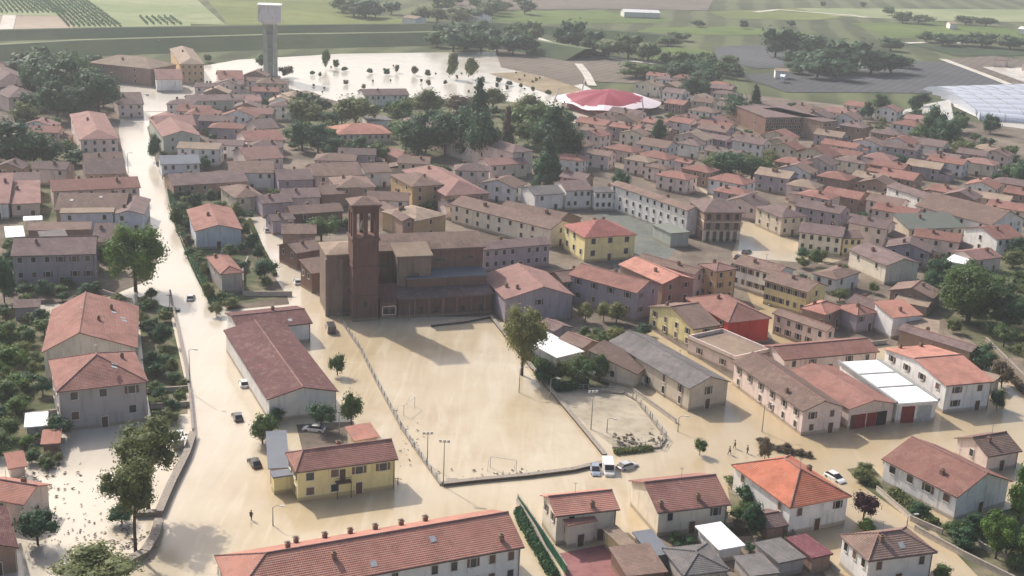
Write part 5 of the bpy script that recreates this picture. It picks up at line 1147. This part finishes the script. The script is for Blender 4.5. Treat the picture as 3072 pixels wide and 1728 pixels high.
car('D', (748,712), (738,690), 'silver', 'small grey car on the second flooded street near the church')
car('D', (672,582), (664,566), 'silver', 'grey car higher up the second flooded street')
car('D', (1497,1186), (1500,1200), 'bluegrey', 'blue grey car half sunk at the corner of the square')
car('D', (1530,1184), (1533,1198), 'white', 'white van beside the blue grey one at the square corner','van', 'van', .3)
car('D', (1578,1176), (1605,1168), 'silver', 'silver car right of the two vans at the square corner')
car('D', (2100,1205), (2130,1222), 'white', 'white car beyond the orange roofed house on the lane')
car('D', (1935,765), (1950,778), 'dark', 'dark car below the white front on the right hand street')
car('D', (1990,840), (1965,846), 'dark', 'dark car beside the flooded lower end of the right hand street')
car('D', (1600,960), (1575,955), 'white', 'white car beside the brown lean-to wing', 'van', 'van')
car('D', (1858,650), (1875,640), 'black', 'black car in the shaded piazza before the arcade')
car('D', (1878,636), (1895,628), 'dark', 'second dark car in the shaded piazza, right one')
car('D', (1848,672), (1862,664), 'dark', 'third dark car in the piazza, nearest')
car('D', (790,1082), (770,1080), 'white', 'white car in the yard behind the yellow house')
car('D', (370,243), (390,255), 'white', 'white car at the far end of the main street')
car('D', (2512,945), (2530,960), 'dark', 'small dark car behind the big white building corner')
car('D', (1750,170), (1730,172), 'white', 'white van among the trees right of the country road', 'van', 'van') if 0 else None
for i, (x, y) in enumerate(((1676,128),(1716,146),(1740,152),(1770,160))): pass
for i, (x, y) in enumerate(((1430,122),(1465,133),(1495,141),(1530,147))): car('D', (x, y), (x+12, y+5), ['white','silver','white','silver'][i], 'tiny pale vehicle on the country road, '+['leftmost','second from left','third from left','rightmost'][i]+' of four', group='vehicles on the country road', sink=-.3)
# ------------------------------------------------------------------ people
def person(c, p, ang, shirt, label, stride=.25, fig_h=1.72, arm=0.2):
    g = G(D(c, p)); g.z = -.02
    J = {'pel':(0,0,.92), 'waist':(0,.0,1.08), 'chest':(.02,0,1.32), 'neck':(.03,0,1.47), 'head0':(.05,0,1.55), 'head1':(.05,0,1.68), 'head2':(.05,0,1.75)}
    E = [('pel','waist'),('waist','chest'),('chest','neck'),('neck','head0'),('head0','head1'),('head1','head2')]
    Rr = dict(pel=.155, waist=.13, chest=.17, neck=.06, head0=.085, head1=.1, head2=.06)
    for s, k in ((-1, 'l'), (1, 'r')):
        st = stride*s
        J[k+'hip'] = (0, s*.1, .88); J[k+'knee'] = (st*.55+.04, s*.11, .5); J[k+'ank'] = (st, s*.11, .09); J[k+'toe'] = (st+.18, s*.12, .04)
        J[k+'sho'] = (.02, s*.2, 1.4); J[k+'elb'] = (-st*.6, s*.27, 1.14); J[k+'wri'] = (-st*.9+arm, s*.27, .93); J[k+'han'] = (-st*1.0+arm+.04, s*.265, .84)
        Rr.update({k+'hip':.095, k+'knee':.062, k+'ank':.045, k+'toe':.035, k+'sho':.062, k+'elb':.045, k+'wri':.032, k+'han':.035})
        E += [('pel',k+'hip'),(k+'hip',k+'knee'),(k+'knee',k+'ank'),(k+'ank',k+'toe'),('chest',k+'sho'),(k+'sho',k+'elb'),(k+'elb',k+'wri'),(k+'wri',k+'han')]
    ks = list(J); me = bpy.data.meshes.new('person'); me.from_pydata([J[k] for k in ks], [(ks.index(a), ks.index(b)) for a, b in E], [])
    root = link('person', None, None, g, ang)
    def grow(me, name, radii, mats):
        o = link(name, me, root); s = o.modifiers.new('skin', 'SKIN'); ss = o.modifiers.new('sub', 'SUBSURF'); ss.levels = ss.render_levels = 1
        for v, rr in zip(me.skin_vertices[0].data, radii): v.radius = (rr, rr)
        me.skin_vertices[0].data[0].use_root = True
        for m_ in mats: me.materials.append(m_)
        return o
    import bmesh as _b
    bm = _b.new(); bm.from_mesh(me); bm.verts.layers.skin.verify(); bm.to_mesh(me); bm.free()
    grow(me, 'body', [Rr[k] for k in ks], [plain('skin', (.42,.27,.2), .6)])
    def sub(keys, ed, name, mat, ex):
        m2 = bpy.data.meshes.new(name); m2.from_pydata([J[k] for k in keys], [(keys.index(a), keys.index(b)) for a, b in ed], [])
        bm = _b.new(); bm.from_mesh(m2); bm.verts.layers.skin.verify(); bm.to_mesh(m2); bm.free()
        grow(m2, name, [Rr[k]+ex for k in keys], [mat])
    sub(['pel','waist','chest','lsho','rsho','lelb','relb'], [('pel','waist'),('waist','chest'),('chest','lsho'),('chest','rsho'),('lsho','lelb'),('rsho','relb')], 'jacket', plain('cloth '+shirt[0], shirt[1]), .02)
    sub(['pel','lhip','rhip','lknee','rknee','lank','rank'], [('pel','lhip'),('pel','rhip'),('lhip','lknee'),('rhip','rknee'),('lknee','lank'),('rknee','rank')], 'trousers', plain('dark cloth', (.04,.04,.05)), .02)
    hm = MB(); hm.tube([(.03,0,1.6),(.03,0,1.68),(.03,0,1.76),(.03,0,1.8)], [.1,.118,.1,.03], 10); link('hair', hm.mesh('hair', [plain('hair', (.04,.028,.02))]), root)
    tag(root, label, 'person')
DK = ('dark', (.05,.045,.05)); OR = ('brown', (.25,.13,.06)); BL = ('blue', (.06,.09,.2))
person('23', (1995,395), 2.6, OR, 'person in a brown jacket wading left at the junction, arms forward', .3)
person('23', (2040,340), 2.8, DK, 'person in dark clothes just beyond the one in the brown jacket', .2)
person('23', (2150,385), 3.2, DK, 'dark clothed person standing near the brown shrubs at the junction', .1)
person('D', (632,1308), 1.2, DK, 'person in dark clothes standing alone in the main street near the terrace', .15)
person('D', (420,640), 1.0, DK, 'person walking in the main street beside the round green tree', .2)
person('13', (575,1010), .5, DK, 'x') if 0 else None
person('22', (1545,1195), .5, BL, 'person in blue standing in front of the grey barn') if 0 else None
person('D', (1000,1255-8), .4, DK, 'person by the corner of the yellow house') if 0 else None
person('D', (1682,1168-8), .4, DK, 'x') if 0 else None
# ------------------------------------------------------------------ remaining houses of the dense town, placed where the photo shows only roofs
random.seed(21)
def occupied(x, y, rz, hl, hw, pad):
    for (fx, fy, fr, a, b) in FOOT:
        if abs(fx-x)+abs(fy-y) > a+b+hl+hw+20: continue
        for sx in (-1,-.33,.33,1):
            for sy in (-1,0,1):
                px = x + math.cos(rz)*hl*sx - math.sin(rz)*hw*sy; py = y + math.sin(rz)*hl*sx + math.cos(rz)*hw*sy
                dx, dy = px-fx, py-fy; u = dx*math.cos(fr)+dy*math.sin(fr); v = -dx*math.sin(fr)+dy*math.cos(fr)
                if abs(u) < a+pad and abs(v) < b+pad: return True
                dx, dy = fx-x, fy-y
        u = dx*math.cos(rz)+dy*math.sin(rz); v = -dx*math.sin(rz)+dy*math.cos(rz)
        if abs(u) < hl+pad*.5 and abs(v) < hw+pad*.5: return True
    return False
def fill(poly, ang, step, walls, roofs, hr, wr, dr, n=400, holes=()):
    pts = [G(p) for p in poly]; x0 = min(p.x for p in pts); x1 = max(p.x for p in pts); y0 = min(p.y for p in pts); y1 = max(p.y for p in pts)
    cs, sn = math.cos(ang), math.sin(ang); R_ = int(max(x1-x0, y1-y0)/step[0])+2; cxm, cym = (x0+x1)/2, (y0+y1)/2; cnt = 0
    for j in range(-R_*2, R_*2):
        for i in range(-R_, R_):
            u, v = i*step[0]+random.uniform(-2,2)+(j%2)*step[0]/2, j*step[1]+random.uniform(-1.5,1.5)
            x, y = cxm+u*cs-v*sn, cym+u*sn+v*cs
            q = proj(Vector((x, y, 0)))
            if not inpoly(q, poly) or any(inpoly(q, h) for h in holes): continue
            a = ang+random.choice((0,0,0,math.pi/2))+random.uniform(-.06,.06); L = random.uniform(*wr); W = random.uniform(*dr)
            if occupied(x, y, a, L/2, W/2, .8): continue
            if a > ang+1: L, W = W, L
            building('house', x, y, a, L, W, random.uniform(*hr), random.choice('gggghx'), random.choice(walls), random.choice(roofs), random.uniform(.3,.42), label='', cat='house', chim=random.choice((1,1,2)), storeys=2 if random.random() < .7 else 1, wing=random.random() < .45)
            cnt += 1
            if cnt >= n: return
WM = ['pinkw','pinkw','white','cream','brownw','mauvew','beige','white']; RM = ['mauve','brown','brown','pink','mauve','redbrown','tan','redbrown']
# right hand upper town
fill([(1440,300),(1650,215),(1880,300),(2250,290),(2400,360),(2640,420),(2640,560),(2250,600),(2080,630),(1900,560),(1750,470),(1560,410),(1470,380)], -.62, (15,12.5), WM, RM, (4.6,6.4), (11,16), (8.5,11))
fill([(1620,195),(1760,215),(1860,262),(1900,300),(1650,230)], -.5, (16,14), WM, RM, (5,6.5), (10,14), (8,10))
fill([(1300,395),(1480,330),(1700,330),(1900,420),(1960,520),(1880,470),(1700,400),(1560,400),(1300,440)], -.55, (14,12), WM, RM, (4.6,6.2), (10,15), (8,11))
fill([(1380,360),(1500,340),(1560,420),(1420,445)], -.4, (13,11), WM, RM, (4.6,6.2), (9,13), (8,10))
fill([(1650,405),(1760,385),(1960,400),(2010,520),(1900,565),(1800,500),(1720,465)], -.55, (14,12), WM, RM, (4.6,6.2), (10,15), (8,11))
for cx_, cy_, dl in ((1760,462,(12,9)),(1700,478,(13,9)),(1655,455,(12,8)),(1765,492,(12,9)),(1830,505,(11,9)),(1720,445,(11,8)),(1610,438,(11,8)),(1790,430,(11,8)),(1570,440,(10,8)),(1880,520,(10,8)),(1850,420,(10,8)),(1900,440,(11,8)),(1930,480,(11,9))):
    q = G((cx_, cy_))
    for sc_ in (1, .8, .65):
        if not occupied(q.x, q.y, -.62, dl[0]*sc_/2, dl[1]*sc_/2, .3):
            building('house', q.x, q.y, -.62+random.uniform(-.05,.05), dl[0]*sc_, dl[1]*sc_, random.uniform(4.8,6), random.choice('ggh'), random.choice(WM), random.choice(RM), .36, label='', storeys=2, wing=False); break
# between the big landmarks
fill([(430,290),(560,200),(700,215),(730,330),(760,420),(1000,420),(1240,430),(1240,560),(1210,570),(960,580),(870,560),(780,540),(690,530),(640,480),(560,450),(430,420)], .05, (14,12), WM, RM, (4.8,6.6), (11,16), (8.5,11))
fill([(1240,430),(1450,440),(1480,490),(1420,620),(1240,600)], -.5, (14,12), WM, RM, (4.8,6.2), (10,14), (8,10))
fill([(700,560),(830,560),(860,720),(820,770),(760,700)], -.95, (12,10), ['brick','brownw','mauvew'], ['brown','mauve','redbrown'], (4.4,5.4), (8,12), (7,9))
fill([(0,470),(0,300),(100,320),(180,330),(200,420),(120,470)], .05, (15,13), WM, RM, (5,6.4), (10,14), (8,10))
fill([(2200,620),(2576,600),(2576,660),(2330,680),(2180,700),(2100,660)], -.4, (15,13), WM, RM, (5,6), (10,14), (8,10))
fill([(2060,850),(2120,700),(2240,720),(2360,800),(2440,880),(2300,890)], -.5, (14,12), WM, RM, (4,5), (9,12), (7,9))
fill([(640,240),(700,240),(730,300),(740,400),(640,380)], .1, (13,12), WM, RM, (5,6), (9,13), (8,10))
# ------------------------------------------------------------------ gardens: trees and shrubs standing between the houses
random.seed(77)
def scatter(poly, n, leafs, rr, hr, pad=.3, holes=()):
    pts = [G(p) for p in poly]; x0 = min(p.x for p in pts); x1 = max(p.x for p in pts); y0 = min(p.y for p in pts); y1 = max(p.y for p in pts); c = t_ = 0
    while c < n and t_ < n*60:
        t_ += 1; x, y = random.uniform(x0, x1), random.uniform(y0, y1); q = proj(Vector((x, y, 0)))
        if not inpoly(q, poly): continue
        rad = random.uniform(*rr)
        if occupied(x, y, 0, rad*.55, rad*.55, pad): continue
        h = rad*random.uniform(*hr); k = 'far' if y > 420 else 'round'; s = h < 3.2
        tree(Vector((x, y, 0)), rad, h, k, random.choice(leafs), 'shrub' if s else 'tree', '', 'garden trees and shrubs', .02 if s else .1, 'shrub' if s else 'tree'); c += 1
GR = ['dark','dark','mid','mid','olive','bright']; DG = ['dark','dark','mid']
scatter([(-30,750),(90,760),(130,900),(160,1000),(150,1130),(-30,1150)], 34, ['mid','dark','bright','olive'], (1.3,3.0), (1.3,2.0))
scatter([(350,740),(425,770),(470,1000),(478,1085),(390,1060),(372,900),(350,820)], 20, DG+['olive'], (1.1,2.4), (1.2,1.8))
scatter([(-30,390),(60,330),(150,330),(200,430),(100,440),(-30,450)], 14, DG, (2.5,4.5), (1.5,2.0))
scatter([(430,500),(600,480),(640,620),(710,730),(560,780),(500,680)], 30, DG+['olive'], (1.2,2.6), (1.2,2.0))
scatter([(2300,640),(2600,630),(2620,930),(2480,880),(2380,800)], 26, DG+['mid','olive'], (2.0,4.2), (1.4,2.0))
scatter([(720,265),(1440,270),(1450,420),(1250,420),(1000,395),(740,400)], 36, ['dark','dark','mid','olive'], (3.0,5.0), (1.6,2.2))
scatter([(70,150),(290,190),(290,300),(80,300)], 26, ['dark','dark','mid'], (4.5,7), (1.7,2.2))
scatter([(1640,150),(1860,165),(1880,215),(1680,220)], 16, ['dark','mid'], (4,7), (1.4,1.9))
scatter([(1100,88),(1350,92),(1350,128),(1100,118)], 14, ['dark','mid'], (5,9), (1.4,1.9))
scatter([(1080,0),(1330,0),(1320,40),(1100,50)], 14, ['olive','mid'], (6,12), (1.2,1.6))
scatter([(0,720),(240,700),(250,760),(0,770)], 8, DG, (1.6,2.6), (1.2,1.8))
scatter([(1500,300),(1650,230),(2250,300),(2600,400),(2600,560),(2250,600),(1900,560),(1700,430)], 46, DG+['olive'], (1.8,3.4), (1.4,2.0))
scatter([(430,300),(560,210),(700,230),(1000,430),(1240,440),(1240,560),(700,540),(560,450)], 26, DG+['olive'], (1.6,3.0), (1.4,2.0))
scatter([(1900,660),(2250,620),(2576,580),(2400,840),(2060,840)], 22, DG+['olive'], (1.6,2.8), (1.4,2.0))
scatter([(2240,290),(2400,300),(2576,420),(2576,500),(2400,420)], 14, DG, (2.5,4.5), (1.5,2.0))
scatter([(1380,880),(1500,850),(1640,840),(1560,960),(1420,980)], 14, ['dark','mid','olive'], (1.5,2.6), (1.4,2.0))
scatter([(1830,1230),(1900,1260),(1940,1340),(1860,1350)], 7, DG, (1.3,2.2), (1.3,1.8))
scatter([(1300,830),(1385,900),(1400,970),(1375,965)], 10, ['mid','olive','dark'], (1.0,1.8), (1.2,1.8))
scatter([(1650,1330),(1860,1310),(2080,1400),(2080,1450),(1640,1450)], 8, ['dark','mid'], (.9,1.6), (1.2,1.7))
scatter([(110,1080),(160,1010),(170,1130),(150,1180),(60,1180)], 12, ['dark','mid','olive'], (1.0,2.0), (1.2,1.8))
scatter([(550,770),(480,640),(440,560),(450,560),(500,640),(575,780)], 18, ['dark','olive','mid'], (1.0,1.8), (1.2,1.8))
scatter([(0,640),(40,600),(60,730),(0,760)], 6, DG, (1.8,3), (1.4,1.9))
scatter([(2330,1300),(2600,1240),(2620,1460),(2420,1400)], 9, ['mid','dark','bright'], (1.5,3), (1.3,1.8))
# ------------------------------------------------------------------ haze
hm = MB(); hm.box(-900, -30, -1.2, 1300, 2300, 99.5)
hz = link('haze', hm.mesh('haze', [])); hz['kind'] = 'stuff'; hz['label'] = 'thin pale haze over the valley'; hz['category'] = 'haze'
mm = bpy.data.materials.new('haze'); mm.use_nodes = True; n = mm.node_tree; n.nodes.clear()
o = n.nodes.new('ShaderNodeOutputMaterial'); v = n.nodes.new('ShaderNodeVolumePrincipled'); v.inputs['Density'].default_value = .00019; v.inputs['Color'].default_value = (.92,.95,1,1)
v.inputs['Anisotropy'].default_value = .2
n.links.new(v.outputs[0], o.inputs['Volume']); hz.data.materials.append(mm)
# ------------------------------------------------------------------ labels: each names the one thing by look and by the landmark it stands near
LM = [('the brick church',1050,690),('the water tower',680,110),('the bright yellow villa',1510,620),('the red tent roof',1520,260),('the ochre apartment block',470,170),('the flooded lake',1000,190),
 ('the dark park trees',1130,330),('the arcaded brick palace',1850,540),('the tall white terrace',1700,470),('the maroon roofed hall',710,880),('the pale polythene tunnels',2480,260),
 ('the white gabled building',2420,530),('the right garden trees',2430,720),('the round green tree',340,640),('the far left purple villa',60,200),('the long brick apartments',2030,270),
 ('the big white building',2340,960),('the broad reddish roof',220,830),('the country road',1440,120),('the far dark wood',2120,130),('the second flooded street',680,620),('the green grey court',1600,580),('the low curving wall',430,1230),('the small grey roofed barn',1720,920)]
WN = dict(white='white', cream='cream', yellow='yellow', paley='pale yellow', pinkw='pale pink', grey='grey', brick='brick', ochre='ochre', mauvew='mauve', redw='red', beige='beige', stone='stone', blue='bluish', brownw='brown', greenw='grey green', dkbrick='dark brick')
RN = dict(terra='terracotta', orange='orange', brown='brown', maroon='maroon', red='red', pink='pink', grey='grey', mauve='mauve', slate='slate', green='green', white='white', tan='tan', redbrown='reddish', glass='glass', wine='dark red')
def where(o):
    p = proj(o.matrix_basis.translation + Vector((0,0,3)))
    best = min(LM, key=lambda l: ((l[1]-p[0])**2 + (1.9*(l[2]-p[1]))**2)); dx, dy = p[0]-best[1], p[1]-best[2]
    d = math.hypot(dx, dy*1.9)
    if d < 22: return 'beside ' + best[0], p
    if abs(dx) > abs(dy)*3.5: s = 'left of' if dx < 0 else 'right of'
    elif abs(dx) < abs(dy)*.6: s = 'beyond' if dy < 0 else 'in front of'
    else: s = ('beyond and ' if dy < 0 else 'before and ') + ('left of' if dx < 0 else 'right of')
    return s + ' ' + best[0], p
GEN = {}
# the smallest far trees, past the first three hundred, become one mass
_tr = [t for t in TREES if t[0].name.startswith(('tree','conifer'))]
_tr.sort(key=lambda t: -t[2]*(2 if t[0]['label'] else 1)/(t[0].location-CAMP).length)
rest = _tr[285:]; mv, mf, mi = [], [], []; lk = list({t[1] for t in rest})
for root, lf, rad in rest:
    for ch in list(root.children):
        if ch.name.startswith('crown'):
            M = Matrix.LocRotScale(root.location, root.rotation_euler, None) @ Matrix.LocRotScale(ch.location, None, ch.scale); b0 = len(mv)
            mv += [tuple(M @ v.co) for v in ch.data.vertices]; ff = [tuple(b0+i for i in q.vertices) for q in ch.data.polygons]; mf += ff; mi += [lk.index(lf)]*len(ff)
        bpy.data.objects.remove(ch)
    TOP.remove(root); TREES.remove((root, lf, rad)); bpy.data.objects.remove(root)
if mf:
    me = bpy.data.meshes.new('distant_trees'); me.from_pydata(mv, [], mf)
    for k in lk: me.materials.append(MC['leaf '+k])
    me.polygons.foreach_set('material_index', mi); me.update()
    o = link('distant_trees', me); o['kind'] = 'stuff'; o['label'] = 'small far off trees among the houses and fields'; o['category'] = 'trees'
for root, d in HOUSES:
    if root['label']: continue
    wv, p = where(root); GEN.setdefault(f"{RN[d['rcol']]} roofed {WN[d['wall']]} house {wv}", []).append((p, root))
    root['group'] = 'houses of the dense flooded town'
LNm = dict(dark='dark green', mid='green', bright='bright green', olive='olive green', yellow='yellow green', wine='purple', brown='brownish')
for root, lf, r in TREES:
    if root['label']: continue
    wv, p = where(root); big = 'large ' if r > 6.5 else ('small ' if r < 2.5 else '')
    GEN.setdefault(f"{big}{LNm[lf]} {root['category']} {wv}", []).append((p, root))
    if 'group' not in root: root['group'] = 'trees in and around the town'
_t = ['', 'first', 'second', 'third', 'fourth', 'fifth', 'sixth', 'seventh', 'eighth', 'ninth']
ORD = ['leftmost','second from left','third from left','fourth from left','fifth from left','sixth from left','seventh from left','eighth from left','ninth from left','tenth from left','eleventh from left','twelfth from left','thirteenth from left','fourteenth from left','fifteenth from left'] + [w_ + ' from left' for w_ in ('sixteenth','seventeenth','eighteenth','nineteenth','twentieth')] + [f'{d_}-{_t[u_]} from left' for d_ in ('twenty','thirty','forty','fifty') for u_ in range(1, 10)]
for k, v in GEN.items():
    v.sort(key=lambda t: t[0][0])
    for i, (p, o) in enumerate(v):
        o['label'] = k if len(v) == 1 else k + ', ' + (ORD[i] if i < len(v)-1 else 'rightmost')
print('top', len(TOP), 'houses', len(HOUSES), 'trees', len(TREES), 'objs', len(bpy.data.objects))
